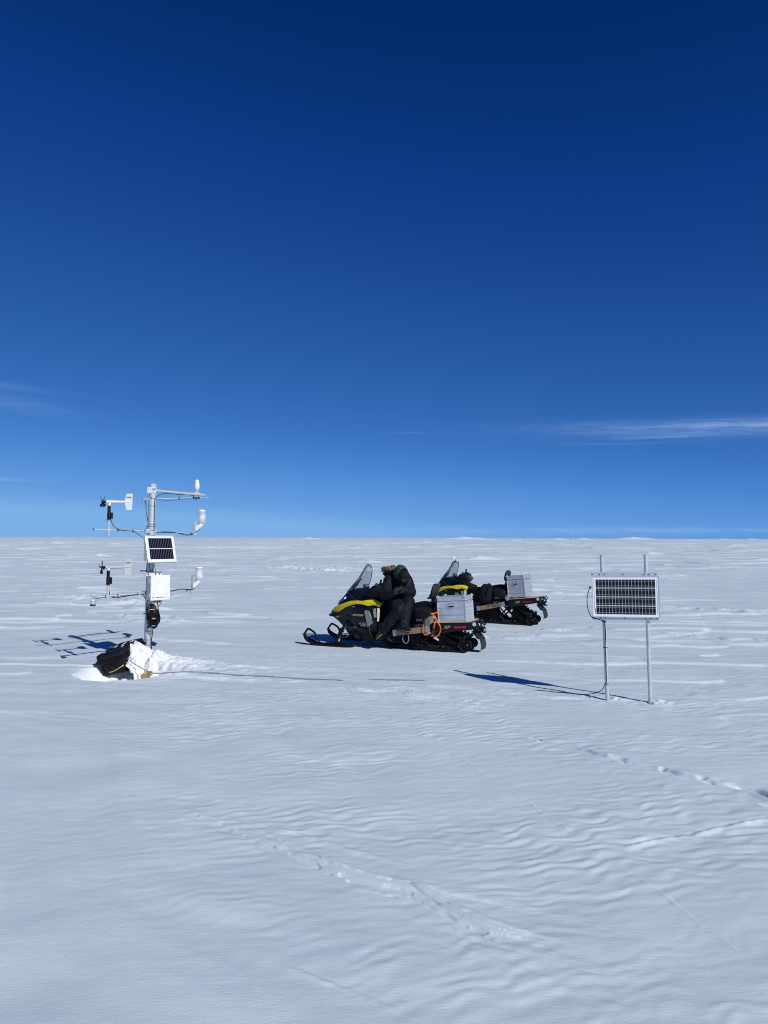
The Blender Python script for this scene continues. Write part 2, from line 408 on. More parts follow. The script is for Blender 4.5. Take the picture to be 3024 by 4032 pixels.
LINES = (((0.05, 7.52), (1.53, 3.15), 0.012, 0.004, 31), ((1.40, 4.18), (2.75, 4.72), 0.022, 0.015, 32), ((-0.35, 3.0), (0.1, 2.72), 0.012, 0.005, 33), ((-0.9, 5.9), (1.3, 3.9), 0.01, 0.002, 34),
         ((-1.3, 3.7), (-0.45, 2.85), 0.012, 0.003, 35), ((-4.2, 8.4), (-1.8, 8.75), 0.02, 0.005, 36), ((0.2, 3.25), (0.95, 2.72), 0.02, 0.004, 37))
def height(x, y):
    x = np.asarray(x, float); y = np.asarray(y, float)
    r = np.hypot(x, y)
    h = 0.25 * gn(x / 60, y / 40, 2) * ss(40, 150, r) + 1.4 * gn(x / 420, y / 300, 3) * ss(300, 1500, r)
    h += ss(10, 30, r) * (1 - ss(300, 700, r)) * (0.05 * np.abs(gn(x / 9, y / 3.0, 9)) ** 1.5 + 0.03 * gn(x / 4, y / 1.2, 10) + 0.10 * ss(30, 60, r) * ss(0.12, 0.24, gn(x / 7, y / 3.5, 55)) + 0.22 * ss(70, 120, r) * ss(0.2, 0.3, gn(x / 16, y / 11, 56)))
    for mx, my, ma, mb, mh, mn in MOUNDS:
        sel = (np.abs(x - mx) < 3 * ma) & (np.abs(y - my) < 3 * mb)
        if sel.any():
            u = (x[sel] - mx) / ma; v = (y[sel] - my); v = np.where(v < 0, v / mn, v / mb)
            h[sel] += mh * np.exp(-u * u - v * v) * (1 + 0.25 * gn(u * 2.3, v * 2, 91))
    sel = (r < 60) & (y > 0) & (np.abs(x) < y * 0.9 + 0.5)
    if sel.any(): h[sel] += near_height(x[sel], y[sel], r[sel])
    return h
def near_height(x, y, r):
    near = 1 - ss(25, 60, r)
    calm = np.exp(-((x + 0.2) / 2.6) ** 2 - ((y - 11.4) / 1.6) ** 2)           # wind-packed floor under the sleds
    h = near * 0.035 * gn(x / 7, y / 9, 1) * ss(3, 14, r) * (1 - 0.8 * calm)
    s = x * STREAK[0] + y * STREAK[1]; t = -x * STREAK[1] + y * STREAK[0]
    wv = 0.35 * gn(x / 2.3, y / 1.9, 4)
    # drifts drawn out along the wind
    amp = 0.25 + 0.75 * ss(-0.25, 0.45, gn(x / 6, y / 4.5, 5))
    h += near * amp * (0.016 * gn(s / 2.2, (t + wv) / 0.46, 6) + 0.006 * gn(s / 0.9, (t + wv) / 0.16, 7)) * (1 - 0.6 * calm)
    h += near * 0.022 * ss(4, 12, r) * gn(x / 3.4, y / 1.1, 8) * (1 - 0.7 * calm)
    # wind ripples across the view
    yy = y - 0.20 * x + 0.06 * gn(x / 0.9, y / 0.8, 41) + 0.16 * gn(x / 2.7, y / 2.2, 42) + 0.030 * gn(x / 0.20, y / 0.24, 40)
    rm = (0.30 + 0.70 * ss(-0.25, 0.25, gn(x / 1.7 + 3.3, y / 1.2, 43))) * ss(2.4, 3.6, r + 0.9 * x + 0.5) * (1 - ss(9, 16, r))
    rm *= (0.22 + 0.78 * ss(-2.2, -0.6, x + 0.55 * (y - 5))) * (0.62 + 0.38 * ss(3, 4.6, r))
    n1 = gn(x / 0.20, yy / 0.062, 44); n2 = gn(x / 0.46, yy / 0.105, 39)
    n3 = gn(x / 0.19 + 5, yy / 0.22, 38)
    h += rm * (0.0042 * n1 + 0.0030 * n2 + 0.0014 * gn(x / 0.13, yy / 0.040, 36) * (1 - ss(5, 7, r)) + (0.0018 + 0.0008 * gn(x / 0.8, y / 0.5, 37)) * np.sin(2 * math.pi * yy / 0.12 + 4.6 * n3))
    # soft scoops close to the camera
    h += (1 - ss(5, 9, r)) * (0.007 * gn(x / 0.75, (y - 0.3 * x) / 0.50, 52) + 0.003 * gn(s / 0.7, t / 0.22, 53))
    h += (1 - ss(9, 20, r)) * 0.0012 * gn(x / 0.25, y / 0.10, 46)
    h += ss(5, 9, r) * (1 - ss(30, 50, r)) * 0.008 * gn(x / 0.9, y / 0.26, 47) * (1 - 0.5 * calm)
    # low drift edges: thin bright lips with smooth backs
    cl = ss(-0.2, 0.35, gn(x / 6.5 + 1.7, y / 3.6, 48))
    h += ss(6, 10, r) * (1 - ss(45, 60, r)) * cl * (1 - 0.75 * calm) * (0.028 * ss(0.05, 0.14, gn(x / 1.7, (y + 0.12 * x) / 0.62, 49)) + 0.050 * ss(10, 18, r) * ss(0.10, 0.18, gn(x / 3.2, (y + 0.1 * x) / 1.3, 50)))

    # broken wind crust
    for (ax, ay), (bx, by), wd, ht, sd in BANDS:
        dx, dy = bx - ax, by - ay; ln = math.hypot(dx, dy); dx /= ln; dy /= ln
        u = (x - ax) * dx + (y - ay) * dy; v = -(x - ax) * dy + (y - ay) * dx
        v = v + 0.5 * wd * gn(u / 0.45, u * 0 + 3, sd + 200)
        ww = wd * (0.75 + 0.5 * gn(u / 0.38, u * 0 + 7, sd + 201))
        on = ss(-0.4, 0.25, u) * (1 - ss(ln - 0.3, ln + 0.3, u)) * np.exp(-(v / ww) ** 2)
        k = on > 0.003
        if not k.any(): continue
        on, u, v = on[k], u[k], v[k]
        sc = max(1.0, (ay + by) / 17.0); u, v, wd = u / sc, v / sc, wd / sc
        q = 1.3 * gn(u / 1.1, v / 0.10, sd) + 0.30 * gn(u / 0.26, v / 0.05, sd + 100) + 0.10 * gn(u / 0.06, v / 0.03, sd + 150) + 0.8 * on
        lv = np.floor(q * 2.2); fr = q * 2.2 - lv
        ter = (lv + ss(0.86, 1.0, fr)) / 2.2
        on = on * (0.30 + 0.70 * ss(-0.25, 0.25, gn(u / 0.55, v / 0.09, sd + 202) + 0.35 * on))
        h[k] += on * ht * (1.35 * ter + 1.5 * v / wd + 0.06 * gn(u / 0.12, v / 0.03, sd + 50))
    for (ax, ay), (bx, by), wd, ht, sd in LINES:
        dx, dy = bx - ax, by - ay; ln = math.hypot(dx, dy); dx /= ln; dy /= ln
        u = (x - ax) * dx + (y - ay) * dy; v = -(x - ax) * dy + (y - ay) * dx
        k = (np.abs(v) < 0.2) & (u > -0.2) & (u < ln + 0.2); u, v = u[k], v[k]
        v = v + 0.03 * gn(u / 0.6, u * 0 + sd, sd) + 0.008 * gn(u / 0.08, u * 0 + sd, sd)
        on = ss(-0.1, 0.1, u) * (1 - ss(ln - 0.1, ln + 0.1, u)) * ((0.8 if sd == 32 else 0.45) + (0.2 if sd == 32 else 0.55) * gn(u / 0.22, u * 0 + 0.5, sd + 7) + 0.3 * gn(u / 0.05, u * 0 + 0.5, sd + 8))
        h[k] += on * ht * (np.exp(-(v / wd) ** 2) - 0.35 * np.exp(-((v - 1.6 * wd) / wd) ** 2))
    # the broken drift on the right: a ledge with scoops
    ax, ay, bx, by = 1.30, 6.42, 2.75, 4.80
    dx, dy = bx - ax, by - ay; ln = math.hypot(dx, dy); dx /= ln; dy /= ln
    u = (x - ax) * dx + (y - ay) * dy; v = -(x - ax) * dy + (y - ay) * dx + 0.05 * gn(u / 0.5, u * 0 + 2, 61) + 0.010 * gn(u / 0.12, u * 0 + 2, 62)
    on = ss(-0.05, 0.5, u) * (1 - ss(ln + 0.5, ln + 1.2, u)) * (0.30 + 0.70 * ss(-0.3, 0.4, gn(u / 0.55, u * 0, 63) + 0.15 * gn(u / 0.12, u * 0, 68)))
    h += on * 0.032 * ss(-0.018, 0.010, v) * np.exp(-np.maximum(v, 0) / 0.20)
    for pu, pv, au, av, dp in ((0.03, 0.0, 0.05, 0.03, 0.018), (0.12, -0.02, 0.05, 0.02, 0.010), (0.84, 0.01, 0.06, 0.022, 0.022), (0.90, -0.03, 0.03, 0.02, 0.012), (1.20, 0.01, 0.025, 0.03, 0.018), (1.50, 0.02, 0.04, 0.028, 0.022), (1.56, -0.02, 0.03, 0.02, 0.014), (1.86, 0.02, 0.15, 0.038, 0.046), (2.10, 0.0, 0.12, 0.035, 0.042), (2.02, -0.16, 0.05, 0.03, 0.012)):
        k = (np.abs(u - pu) < 4 * au) & (np.abs(v - pv) < 4 * av)
        if k.any():
            uu = (u[k] - pu) / au + 0.35 * gn(v[k] / 0.03, u[k] / 0.06, 69); vv = (v[k] - pv) / av
            h[k] -= dp * np.exp(-(uu * uu + vv * vv) ** 1.6) - 0.35 * dp * np.exp(-(uu * 0.8) ** 2 - ((vv + 1.7) / 0.6) ** 2)
    # old sled track behind the rear machine, scuffed
    # dug-out around the case, and the spoil heaped on the mast foot
    ex = (x + 3.36) / 0.60; ey = (y - 9.42) / 0.56
    e = np.hypot(ex, ey) + 0.10 * gn(x / 0.25, y / 0.25, 71)
    h -= 0.175 * (1 - ss(0.72, 1.02, e)) * ss(-0.9, -0.3, -(y - 10.1))
    lump = 0.5 + 0.35 * gn(x / 0.22, y / 0.22, 72) + 0.22 * gn(x / 0.09, y / 0.09, 73) + 0.16 * gn(x / 0.04, y / 0.04, 74) + 0.10 * gn(x / 0.022, y / 0.03, 75)
    h += lump * (0.16 * np.exp(-((x + 3.22) / 0.30) ** 2 - ((y - 10.18) / 0.42) ** 2) + 0.10 * np.exp(-((x + 3.30) / 0.18) ** 2 - ((y - 10.0) / 0.20) ** 2)
                 + 0.28 * np.exp(-((x + 3.16) / 0.22) ** 2 - ((y - 9.70) / 0.28) ** 2) + 0.075 * np.exp(-((x + 2.7) / 0.5) ** 2 - ((y - 9.9) / 0.55) ** 2)
                 + 0.035 * np.exp(-((x + 2.0) / 0.7) ** 2 - ((y - 9.5) / 0.35) ** 2) + 0.16 * np.exp(-((x + 3.45) / 0.06) ** 2 - ((y - 9.28) / 0.08) ** 2))
    # little kicked-up heaps at the posts
    for px, py in ((2.45, 7.94), (2.87, 7.80)):
        h += 0.034 * np.exp(-((x - px - 0.07) / 0.12) ** 2 - ((y - py) / 0.08) ** 2) * (0.6 + 0.8 * gn(x / 0.05, y / 0.05, 81)) - 0.02 * np.exp(-((x - px + 0.03) ** 2 + (y - py) ** 2) / 0.05 ** 2)
    return h
def gz(x, y): return float(height(np.array([x]), np.array([y]))[0])

def make_ground():
    rr = [0.35, 0.7, 1.0, 1.3, 1.6, 1.9, 2.1]
    r = 2.3
    while r < 16000:
        rr.append(r)
        r *= 1.0034 if r < 2.9 else 1.0020 if r < 11.2 else 1.0028 if r < 70 else 1.004 if r < 1500 else 1.01 if r < 3000 else 1.03
    fine = np.arange(R(-38), R(38), 0.0017)
    coarse = np.arange(R(38), R(322), R(2.0))
    an = np.concatenate([fine, coarse])
    A, RR = np.meshgrid(an, np.array(rr))
    X = RR * np.sin(A); Y = RR * np.cos(A)
    Z = height(X.ravel(), Y.ravel())
    nr, na = X.shape
    co = np.stack([X.ravel(), Y.ravel(), Z], 1).astype(np.float32)
    co = np.vstack([co, [[0, 0, 0]]]).astype(np.float32)
    i = np.arange(nr - 1)[:, None] * na; j = np.arange(na)[None, :]; j2 = (j + 1) % na
    q = np.stack([i + j, i + j2, i + na + j2, i + na + j], -1).reshape(-1, 4)[:, ::-1]
    tri = np.stack([np.full(na, nr * na), j2[0], j[0]], 1)
    me = bpy.data.meshes.new('snow_ground')
    nv, nq, ntri = len(co), len(q), len(tri)
    me.vertices.add(nv); me.vertices.foreach_set('co', co.ravel())
    me.loops.add(nq * 4 + ntri * 3)
    me.loops.foreach_set('vertex_index', np.concatenate([q.ravel(), tri.ravel()]).astype(np.int32))
    me.polygons.add(nq + ntri)
    me.polygons.foreach_set('loop_start', np.concatenate([np.arange(nq) * 4, nq * 4 + np.arange(ntri) * 3]).astype(np.int32))
    me.update(calc_edges=True); me.validate()
    me.shade_smooth()
    o = bpy.data.objects.new('snow_ground', me); COL.objects.link(o)
    m = bpy.data.materials.new('snow'); m.use_nodes = True
    n = m.node_tree.nodes; l = m.node_tree.links; b = n['Principled BSDF']
    b.inputs['Roughness'].default_value = 0.75; b.inputs['Specular IOR Level'].default_value = 0.12
    t = n.new('ShaderNodeTexCoord')
    def noise(scale, det, sc=(1, 1, 1), rot=0.0):
        mp = n.new('ShaderNodeMapping'); mp.inputs['Scale'].default_value = sc; mp.inputs['Rotation'].default_value = (0, 0, rot)
        l.new(t.outputs['Object'], mp.inputs[0])
        z = n.new('ShaderNodeTexNoise'); z.inputs['Scale'].default_value = scale; z.inputs['Detail'].default_value = det
        l.new(mp.outputs[0], z.inputs['Vector']); return z.outputs['Fac']
    rp = n.new('ShaderNodeValToRGB')
    rp.color_ramp.elements[0].position = 0.33; rp.color_ramp.elements[1].position = 0.67
    rp.color_ramp.elements[0].color = (SNOW[0] * 0.94, SNOW[1] * 0.95, SNOW[2] * 0.96, 1); rp.color_ramp.elements[1].color = (SNOW[0] * 1.05, SNOW[1] * 1.045, SNOW[2] * 1.03, 1)
    l.new(noise(0.9, 8, (1, 3, 1)), rp.inputs[0]); 
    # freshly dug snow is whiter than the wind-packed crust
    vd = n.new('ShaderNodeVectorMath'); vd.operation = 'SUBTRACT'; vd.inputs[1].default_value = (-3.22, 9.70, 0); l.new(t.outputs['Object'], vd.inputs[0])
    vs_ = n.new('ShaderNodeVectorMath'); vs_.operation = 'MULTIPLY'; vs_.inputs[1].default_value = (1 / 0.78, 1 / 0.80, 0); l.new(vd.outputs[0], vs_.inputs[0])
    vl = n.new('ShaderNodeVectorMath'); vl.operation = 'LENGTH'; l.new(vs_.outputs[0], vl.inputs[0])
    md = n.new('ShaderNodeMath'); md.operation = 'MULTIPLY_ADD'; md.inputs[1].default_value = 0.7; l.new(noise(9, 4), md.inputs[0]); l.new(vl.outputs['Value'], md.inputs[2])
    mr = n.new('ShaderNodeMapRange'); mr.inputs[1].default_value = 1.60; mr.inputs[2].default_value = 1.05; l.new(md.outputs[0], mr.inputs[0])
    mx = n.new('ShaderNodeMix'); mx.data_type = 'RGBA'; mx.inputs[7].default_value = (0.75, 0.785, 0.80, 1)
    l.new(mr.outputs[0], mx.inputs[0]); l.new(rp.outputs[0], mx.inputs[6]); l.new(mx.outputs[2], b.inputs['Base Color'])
    b1 = n.new('ShaderNodeBump'); b1.inputs['Strength'].default_value = 0.5; b1.inputs['Distance'].default_value = 0.004
    l.new(noise(7, 6, (1, 3.2, 1), R(12)), b1.inputs['Height'])
    b3 = n.new('ShaderNodeBump'); b3.inputs['Strength'].default_value = 0.55; b3.inputs['Distance'].default_value = 0.0028
    l.new(noise(24, 4, (1, 3.4, 1), R(8)), b3.inputs['Height']); l.new(b1.outputs[0], b3.inputs['Normal'])
    b2 = n.new('ShaderNodeBump'); b2.inputs['Strength'].default_value = 0.8; b2.inputs['Distance'].default_value = 0.0015
    l.new(noise(260, 3), b2.inputs['Height']); l.new(b3.outputs[0], b2.inputs['Normal'])
    l.new(b2.outputs[0], b.inputs['Normal'])
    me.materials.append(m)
    return tag(o, 'wind-rippled white snow plain reaching to the horizon', None, None, 'structure')
SNOW = (0.564, 0.655, 0.700)
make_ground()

# ------------------------------------------------------------------ snowmobiles (x forward, y to the left side, z up)
def mirror_pts(p): return [(x, -y, z) for x, y, z in p]
def make_sled(loc, deg, kx, lift, extension, label):
    """lift: how much the tail of the sprung body stands up (radians about the nose)"""
    rt = thing('snowmobile', label, 'snowmobile', loc, math.pi - R(deg), 'snowmobiles parked on the snow')
    rt.scale = (kx, 1, 1)
    ca, sa = math.cos(lift), math.sin(lift)
    class T(MB):                                   # parts of the sprung body: tilted about the nose
        def build(s, *a, **k):
            s.v = [(2.6 + (x - 2.6) * ca + (z - 0.4) * sa, y, 0.4 - (x - 2.6) * sa + (z - 0.4) * ca) for x, y, z in s.v]
            return MB.build(s, *a, **k)
    def tp(x, y, z): return V(2.6 + (x - 2.6) * ca + (z - 0.4) * sa, y, 0.4 - (x - 2.6) * sa + (z - 0.4) * ca)
    def tm(o, xd, yd):
        o = tp(*o); q = Matrix.Rotation(-lift, 3, 'Y').inverted() if False else Matrix(((ca, 0, sa), (0, 1, 0), (-sa, 0, ca)))
        return frame(o, q @ V(*xd), q @ V(*yd))
    # --- body: belly pan, nose and side panels as one lofted shell
    def sec(x, zb, zm, zt, hb, hm, ht, cr_=0.03):
        h = [(x, 0, zb), (x, hb, zb + 0.01), (x, (hb + hm) / 2 + 0.02, (zb * 0.6 + zm * 0.4)), (x, hm, zm), (x, (hm * 0.75 + ht * 0.25), zm * 0.35 + zt * 0.65), (x, ht, zt), (x, 0, zt + cr_)]
        return h + [(a, -b, c) for a, b, c in h[-2:0:-1]]
    b = T().loft([sec(2.735, 0.455, 0.50, 0.545, 0.07, 0.14, 0.10, 0.01), sec(2.66, 0.405, 0.49, 0.595, 0.11, 0.21, 0.16), sec(2.55, 0.335, 0.48, 0.640, 0.14, 0.245, 0.21),
                  sec(2.46, 0.260, 0.47, 0.675, 0.14, 0.25, 0.24), sec(2.36, 0.105, 0.46, 0.700, 0.12, 0.24, 0.26), sec(2.28, 0.090, 0.44, 0.715, 0.14, 0.28, 0.27),
                  sec(2.18, 0.082, 0.40, 0.725, 0.20, 0.345, 0.28), sec(2.02, 0.085, 0.40, 0.735, 0.26, 0.365, 0.28), sec(1.86, 0.105, 0.40, 0.730, 0.27, 0.355, 0.26), sec(1.74, 0.15, 0.42, 0.71, 0.24, 0.31, 0.2)])
    body = b.build('body', M['navy'], rt, 28, 0.006)
    for sy in (1, -1):
        g = T()
        for k in range(5):
            z = 0.60 - k * 0.03
            g.box((1.835 - k * 0.004, 0.352 * sy, z - 0.03), (0.075, 0.012, 0.010))
        g.build('vent_slats', M['dk_grey'], body)
    # crease panel below the lettering
    for sgn in (1, -1):
        cpan = T()
        o = [(2.36, 0.262, 0.50), (2.24, 0.322, 0.455), (2.06, 0.372, 0.33), (1.90, 0.378, 0.285), (1.90, 0.374, 0.265), (2.07, 0.366, 0.305), (2.26, 0.308, 0.43), (2.36, 0.258, 0.485)]
        o = o if sgn > 0 else mirror_pts(o)
        cpan.prism(o, [(x, y - 0.03 * sgn, z) for x, y, z in o]).build('side_crease', M['dk_grey'], body)
        # yellow panel: a sharp-edged blade from the nose to the seat
        top = [(2.66, 0.19, 0.577), (2.55, 0.225, 0.634), (2.43, 0.255, 0.680), (2.27, 0.28, 0.727), (2.14, 0.30, 0.738), (2.015, 0.315, 0.738), (1.89, 0.30, 0.770), (1.85, 0.295, 0.783), (1.76, 0.30, 0.748), (1.665, 0.30, 0.713)]
        low = [(2.63, 0.215, 0.535), (2.52, 0.250, 0.536), (2.42, 0.275, 0.590), (2.37, 0.285, 0.618), (2.25, 0.31, 0.655), (2.14, 0.335, 0.684), (2.02, 0.35, 0.688), (1.90, 0.345, 0.664), (1.785, 0.33, 0.680), (1.69, 0.315, 0.647)]
        if sgn < 0: top, low = mirror_pts(top), mirror_pts(low)
        mid = [((a[0] + c[0]) / 2, (a[1] + c[1]) / 2 + 0.020 * sgn, a[2] * 0.55 + c[2] * 0.45) for a, c in zip(top, low)]
        yp = T(); n = len(top)
        inn = lambda q: [(x, y - 0.06 * sgn, z) for x, y, z in q]
        vs = top + mid + low + inn(low) + inn(top); fs = []
        for r_ in range(5):
            r2 = (r_ + 1) % 5
            for i in range(n - 1): fs.append((r_ * n + i, r_ * n + i + 1, r2 * n + i + 1, r2 * n + i))
        fs += [tuple(r_ * n for r_ in range(5)), tuple(r_ * n + n - 1 for r_ in range(5))]
        yp.add(vs, fs).build('hood_panel', M['yellow'], rt, 18, 0.003)
        am = T(); o = [(2.605, 0.222, 0.474), (2.52, 0.25, 0.482), (2.50, 0.256, 0.464), (2.55, 0.244, 0.442)]
        o = o if sgn > 0 else mirror_pts(o)
        am.prism([(x, y + 0.008 * sgn, z) for x, y, z in o], [(x, y - 0.03 * sgn, z) for x, y, z in o]).build('side_reflector', M['amber'], rt, 0)
        # grey footwell vent fin, white bar, warning label
        o = [(1.955, 0.355, 0.575), (1.93, 0.345, 0.60), (1.862, 0.345, 0.577), (1.817, 0.36, 0.485), (1.81, 0.36, 0.39), (1.875, 0.372, 0.332)]
        o = o if sgn > 0 else mirror_pts(o)
        T().prism([(x, y + 0.022 * sgn, z) for x, y, z in o], [(x, y - 0.05 * sgn, z) for x, y, z in o]).build('side_vent', M['grey_plastic'], rt, 20, 0.005)
        o = [(1.728, 0.325, 0.64), (1.698, 0.32, 0.632), (1.715, 0.325, 0.42), (1.728, 0.325, 0.42)]
        o = o if sgn > 0 else mirror_pts(o)
        T().prism([(x, y + 0.012 * sgn, z) for x, y, z in o], [(x, y - 0.04 * sgn, z) for x, y, z in o]).build('footwell_brace', M['offwhite'], rt, 0, 0.003)
        o = [(1.795, 0.348, 0.622), (1.757, 0.34, 0.634), (1.742, 0.335, 0.49), (1.775, 0.345, 0.48)]
        o = o if sgn > 0 else mirror_pts(o)
        T().prism([(x, y + 0.012 * sgn, z) for x, y, z in o], [(x, y - 0.02 * sgn, z) for x, y, z in o]).build('warning_label', M['tag'], rt, 0)
    # lettering on the left panel (seen side) and its twin
    for sgn in (1, -1):
        xd = (-sgn, 0, 0); yd = (0, 0, 1)
        text('lettering', 'EXPEDITION', 0.046, tm((2.07, 0.382 * sgn, 0.513), xd, (0.06 * -sgn, 0, 1)), M['yellow_strap'], body, 0.001, 0.78, 0.3)
        text('lettering', '600', 0.030, tm((2.18, 0.347 * sgn, 0.640), xd, yd), M['badge'], body, 0.004, 1.2, 0.3)
        o = [(2.05, 0.38, 0.392), (1.91, 0.38, 0.402), (1.90, 0.38, 0.372), (1.912, 0.38, 0.343), (2.006, 0.38, 0.345)]
        o = o if sgn > 0 else mirror_pts(o)
        bd = T().prism([(x, y + 0.006 * sgn, z) for x, y, z in o], [(x, y - 0.05 * sgn, z) for x, y, z in o]).build('badge_plate', M['badge'], body, 0)
        text('lettering', 'ACE', 0.050, tm((1.965, 0.387 * sgn, 0.374), xd, yd), M['ink'], body, 0.001, 1.35, 0.2, 0.001)
    # --- upper cowl, dash and headlamp
    def cs(x, zb, zt, hb, ht): return [(x, hb, zb), (x, ht, zt - 0.02), (x, ht * 0.5, zt), (x, -ht * 0.5, zt), (x, -ht, zt - 0.02), (x, -hb, zb)]
    cw = T().loft([cs(2.60, 0.64, 0.715, 0.16, 0.09), cs(2.50, 0.67, 0.795, 0.22, 0.12), cs(2.38, 0.69, 0.895, 0.25, 0.17), cs(2.22, 0.70, 0.925, 0.27, 0.21), cs(2.08, 0.70, 0.915, 0.26, 0.22),
                   cs(1.98, 0.70, 0.85, 0.24, 0.20), cs(1.84, 0.70, 0.80, 0.2, 0.15), cs(1.66, 0.66, 0.72, 0.15, 0.12)])
    cw.build('cowl', M['navy'], rt, 26, 0.006)
    for sgn in (1, -1):
        o = [(2.555, 0.150, 0.705), (2.50, 0.165, 0.740), (2.40, 0.212, 0.792), (2.40, 0.243, 0.745), (2.50, 0.220, 0.680)]
        o = o if sgn > 0 else mirror_pts(o)
        T().prism([(x + 0.012, y + 0.016 * sgn, z) for x, y, z in o], [(x - 0.03, y - 0.05 * sgn, z) for x, y, z in o]).build('headlight', M['lamp'], rt, 30, 0.008, 3)
        # strut from the hood to the windshield
        T().tube([tuple(q) for q in [(2.34, 0.255 * sgn, 0.86), (2.25, 0.28 * sgn, 0.80), (2.15, 0.295 * sgn, 0.745)]], 0.009, 6).build('windshield_strut', M['dk_grey'], rt)
        # side mirror
        if sgn < 0: continue
        mb_ = T().ball((1.735, 0.36 * sgn, 1.005), (0.018, 0.045, 0.030), Matrix.Rotation(R(-18), 3, 'Y'))
        mb_.tube([(1.80, 0.30 * sgn, 0.95), (1.75, 0.345 * sgn, 0.995)], 0.010, 6)
        mm = mb_.build('mirror', M['black'], rt)
        T().ball((1.722, 0.362 * sgn, 1.006), (0.008, 0.040, 0.026), Matrix.Rotation(R(-18), 3, 'Y')).build('mirror_glass', M['mirror'], mm)
    # --- windshield: curved sheet with a dark rim
    rows = [((2.50, 0.845), (2.24, 0.90), 0.235), ((2.37, 0.965), (2.17, 0.975), 0.225), ((2.25, 1.085), (2.125, 1.08), 0.205), ((2.185, 1.17), (2.09, 1.165), 0.175)]
    ext = [((2.185, 1.17), (2.09, 1.165), 0.175), ((2.145, 1.235), (2.07, 1.228), 0.140), ((2.115, 1.285), (2.065, 1.270), 0.105), ((2.09, 1.312), (2.066, 1.298), 0.065)]
    if not extension: rows = rows + [((2.155, 1.225), (2.075, 1.215), 0.155), ((2.135, 1.25), (2.075, 1.235), 0.115)]
    def sheet(rw):
        a = []
        for (xc, zc), (xe, ze), hw in rw:
            a.append([(xc + (xe - xc) * abs(t) ** 2.2, hw * t, zc + (ze - zc) * abs(t) ** 2.2) for t in np.linspace(-1, 1, 13)])
        return a
    def build_sheet(rw, nm, mt, par):
        a = sheet(rw); s = T(); s.loft(a, cap=False, closed=False); s.loft([[(x - 0.004, y, z) for x, y, z in q] for q in a], cap=False, closed=False)
        return s.build(nm, mt, par, 60)
    ws = build_sheet(rows, 'windshield', M['shield'], rt)
    if extension: build_sheet(ext, 'windshield_extension', M['shield_clear'], ws)
    allr = sheet(rows + (ext[1:] if extension else []))
    edge = [q[-1] for q in allr] + allr[-1][::-1][1:-1] + [q[0] for q in allr[::-1]]
    T().tube(edge, 0.006, 6).build('windshield_rim', M['black'], ws)
    if extension:
        T().tube(sheet(ext)[0], 0.004, 5).build('windshield_seam', M['black'], ws)
    ga = T().box((2.10, 0.02, 0.955), (0.03, 0.16, 0.07), Matrix.Rotation(R(35), 3, 'Y'))
    gauge = ga.build('gauge', M['black'], rt, 30, 0.006)
    T().box((2.084, 0.02, 0.966), (0.006, 0.13, 0.05), Matrix.Rotation(R(35), 3, 'Y')).build('gauge_glass', M['lamp'], gauge, 0)
    # --- steering: post, bar, hand muffs, lever
    hb = T().tube([(2.02, 0, 0.80), (1.84, 0, 0.95)], 0.022, 8).tube([tuple(q) for q in spline([(1.70, 0.37, 0.93), (1.76, 0.22, 0.965), (1.84, 0.08, 0.96), (1.84, -0.08, 0.96), (1.82, -0.20, 0.965), (1.84, -0.29, 0.94)], 4)], 0.013, 8)
    hb.box((1.83, 0, 0.975), (0.06, 0.13, 0.05), Matrix.Rotation(R(30), 3, 'Y'))
    bar = hb.build('handlebar', M['black'], rt)
    T().tube([(1.76, 0.16, 0.97), (1.735, 0.20, 1.03), (1.70, 0.24, 1.055)], [0.016, 0.018, 0.012], 7).ball((1.70, 0.25, 1.065), 0.022, None, 8, 6).build('brake_lever', M['black'], bar)
    T().box((1.90, 0.02, 0.895), (0.05, 0.06, 0.10), Matrix.Rotation(R(-20), 3, 'Y')).tube([(1.96, 0.10, 0.88), (1.87, 0.06, 0.95), (1.90, -0.06, 0.96)], 0.007, 6).build('cable_bundle', M['steel'], bar)
    for sgn in (1, -1):
        if sgn < 0 and not extension: continue
        hm = T(); secs = []
        for x, z, ry, rz_ in ((1.93, 0.835, 0.03, 0.03), (1.88, 0.868, 0.075, 0.062), (1.80, 0.900, 0.095, 0.088), (1.71, 0.915, 0.10, 0.092), (1.645, 0.912, 0.092, 0.085), (1.632, 0.905, 0.06, 0.055)):
            secs.append([(x + 0.02 * math.sin(a), 0.30 * sgn + ry * math.cos(a) * (1 + 0.06 * math.sin(3 * a)), z + rz_ * math.sin(a)) for a in np.linspace(0, 2 * math.pi, 17)[:-1]])
        hm.loft(secs).build('hand_muff', M['fabric'], rt, 50)
    if not extension:                              # far muff of the second machine: grey, hanging open
        o = [(2.03, 0.97), (1.955, 1.035), (1.925, 1.02), (1.865, 0.965), (1.815, 0.895), (1.965, 0.745), (2.035, 0.86)]
        oi = [(2.02, 0.955), (1.95, 1.00), (1.93, 0.99), (1.88, 0.955), (1.835, 0.90), (1.965, 0.775), (2.02, 0.86)]
        q_ = lambda pts, y: [V(x, y + 0.25 * (z - 0.9), z) for x, z in pts]
        hm = MB().loft([q_(oi, -0.37), q_(o, -0.34), q_(o, -0.24), q_(oi, -0.215)])
        hm.build('hand_muff', M['grey_fabric'], rt, 40, 0.008)['label'] = 'grey hand muff hanging open on the far grip'
        MB().tube([(1.97, -0.215, 0.80), (1.975, -0.21, 0.90), (1.95, -0.215, 1.0)], 0.012, 6).build('muff_fold', M['dk_grey'], rt)
    # --- front bumper
    bp = T().tube([tuple(q) for q in spline([(2.50, 0.24, 0.485), (2.64, 0.22, 0.475), (2.765, 0.12, 0.465), (2.785, 0, 0.462), (2.765, -0.12, 0.465), (2.64, -0.22, 0.475), (2.50, -0.24, 0.485)], 5)], 0.023, 8)
